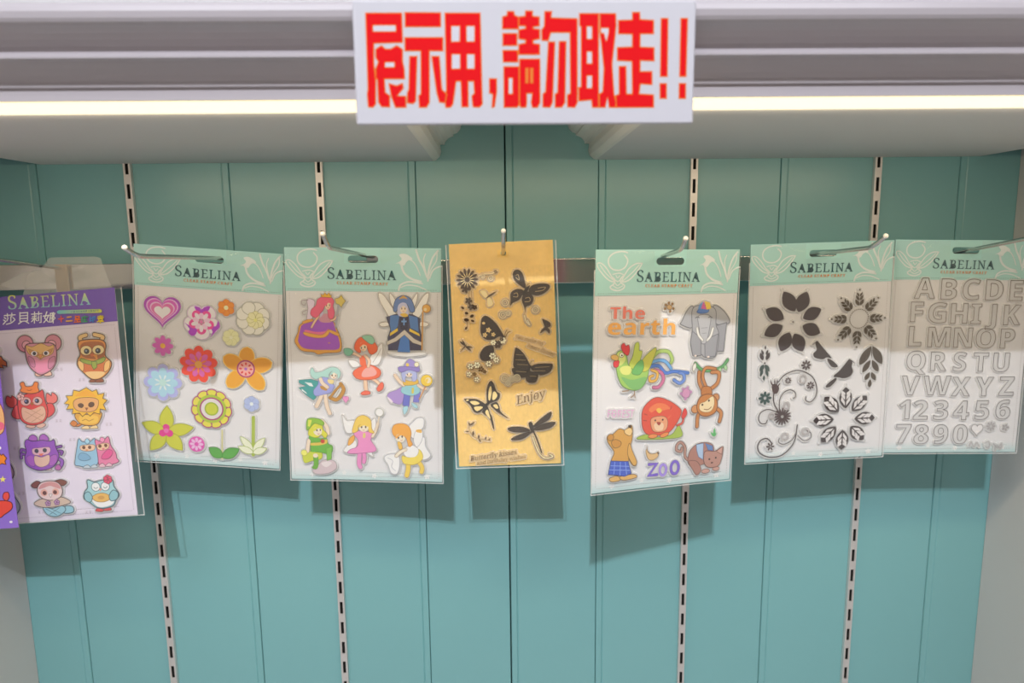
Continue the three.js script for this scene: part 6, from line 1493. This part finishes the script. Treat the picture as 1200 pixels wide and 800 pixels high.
// ---------------------------------------------------------------- the owl pack with a purple header
{
  const P = POSE.owl, w = P.w * 500, h = P.h * 1000, t = place('stamp_pack', 'purple headed pack of cartoon zodiac owls at the left edge', 'stamp pack', P, PACKS);
  const bend = (x, y) => 0.0015 * Math.sin(Math.max(0, y) / h * 3.1) + 0.001 * (x / w) * (x / w);
  const purple = hex('#5a33a0'), violet = hex('#6b45b4');
  const hd = part('header_card', bentSheet(-w, w, 0, 37, 0.5, bend, (x, y) => purple.map((v, i) => v + (violet[i] - v) * (0.5 + x / w / 2))).translate(0, 0, 0.0005), headerMat, t);
  drawing(ART.owl.trim().split('\n').filter((l, i, a) => i < a.findIndex((q) => q[0] === '=')), hd, bend, 0.0006);
  const lilac = hex('#d8cfde');
  const sheet = part('backing_sheet', bentSheet(-w, w, 2, h, 0.5, bend, () => lilac), std({ color: 0xffffff, roughness: 0.6, vertexColors: true }), t);
  part('perforation', dashes([[-w + 3, 40.5, w - 3, 40.5], [w - 4, 44, w - 4, h - 6], [-w + 4, h - 5, w - 5, h - 5]], '#9e90a6', bend, 0.0002, 1.3, 1.5, 0.5), M.ink, sheet).userData.kind = 'stuff';
  { // small grey captions of two characters beside the stamps
    const ink = new Ink(bend), K = (p) => ink.stroke(p.map(([x, y]) => V(x, y)), 0.35, false, 0.0002, '#b9adb9');
    for (const [x, y] of CAPTIONS) for (const k of [0, 1]) { const u = x + k * 4.4; K([[u, y - 1.2], [u + 3.2, y - 1.4]]); K([[u, y + 0.2], [u + 3.2, y]]); K([[u + 1.6, y - 2], [u + 1.6, y + 1.8]]); K([[u + 0.2, y + 1.6], [u + 1.4, y + 0.4]]); K([[u + 3, y + 1.6], [u + 1.8, y + 0.4]]); }
    part('captions', ink.geometry(), M.ink, sheet);
    const fine = new Ink(bend); let x = 6; while (x < 62) { const l = 0.7 + rnd() * 1.8; fine.stroke([V(x, h - 10.5), V(x + l, h - 10.5)], 0.5, false, 0.0002, '#a59aa8'); x += l + 0.5; } part('fine_print', fine.geometry(), M.ink, sheet);
  }
  stampsOf('owl', t, bend);
  part('sleeve', sleeveGeometry(-w - 3, w + 8.5, 0.5, h + 1, () => false, (x, y) => 0.0012 + 0.0022 * Math.max(0, Math.min(1, (y - 37) / 12)), bend), M.sleeve, t);
  seams(-w - 3, w + 8.5, 0.5, h + 1, bend, t);
  const fl = new THREE.Shape([[-20, 0], [-12, -22], [2.5, -26], [14.5, -38.5], [66, -35.5], [71.5, -33], [76, -16], [81, 0.5]].map(([x, y]) => V(x / 1000, -y / 1000)));
  part('sleeve_flap', new THREE.ExtrudeGeometry(fl, { depth: 0.0002, bevelEnabled: false }).translate(0, 0, 0.0006), M.flap, t, 'milky clear flap standing above the purple header');
  const fold = new THREE.Shape([[-46, -18], [-20, -30], [-2, -32], [14, -20], [2, -16], [-24, -10]].map(([x, y]) => V(x / 1000, -y / 1000)));
  part('sleeve_flap', new THREE.ExtrudeGeometry(fold, { depth: 0.0002, bevelEnabled: false }).rotateX(-0.25).translate(0, -0.004, 0.004), M.flap, t);
}
// ---------------------------------------------------------------- the purple leaflet at the left edge
{
  const P = POSE.leaflet, w = P.w * 500, h = P.h * 1000, t = place('leaflet', 'purple printed leaflet in front of the owl pack, cut by the frame', 'leaflet', P);
  const bend = (x, y) => 0.002 * Math.sin(y / h * 3.1), a = hex('#7552b8'), b = hex('#8a6ac4');
  part('sheet', bentSheet(-w, w, 0, h, 0.5, bend, (x, y) => a.map((v, i) => v + (b[i] - v) * y / h)), headerMat, t);
  drawing(ART.leaflet.trim().split('\n').filter((l) => l[0] !== '='), t, bend, 0.0002);
}
// ---------------------------------------------------------------- the hanging sign
{
  const P = POSE.sign, w = P.w * 500, h = P.h * 1000, t = place('sign', 'white sign board with large red Chinese characters edged in orange', 'sign', P);
  part('board', new RoundedBoxGeometry(P.w, P.h, 0.003, 3, 0.0014).translate(0, -P.h / 2, -0.0015), M.board, t);
  let ink = null, name = '', layers = [];
  const flush = () => {
    if (!layers.length) return; ink = new Ink(() => 0); let zz = 0.00008;
    for (const [hole, p] of layers) if (!hole) ink.stroke(p, 1.25, true, zz += 0.000004, '#ee7a2c');
    for (const [hole, p] of layers) if (!hole) ink.fill(p, [], zz += 0.000004, '#ee1018');
    for (const [hole, p] of layers) if (hole) { const narrow = Math.abs(THREE.ShapeUtils.area(p)) < 14 && p.length === 4 && Math.abs(p[1].x - p[0].x) < 2.4; ink.stroke(p, 1.0, true, zz += 0.000004, '#ee7a2c'); ink.fill(p, [], zz += 0.000004, narrow ? '#f0803a' : '#d4cfd8'); }
    part(name, ink.geometry(), M.print, t); layers = [];
  };
  for (const l of ART.sign.trim().split('\n')) {
    if (l[0] === '=') { flush(); name = l.slice(2).trim(); continue; }
    const hole = l[0] === '-', n = l.replace(/^-?P /, '').split(' ').map(Number), p = []; for (let i = 0; i < n.length; i += 2) p.push(V(n[i], n[i + 1])); layers.push([hole, p]);
  }
  flush();
}
shade(scene);
renderer.render(scene, camera);
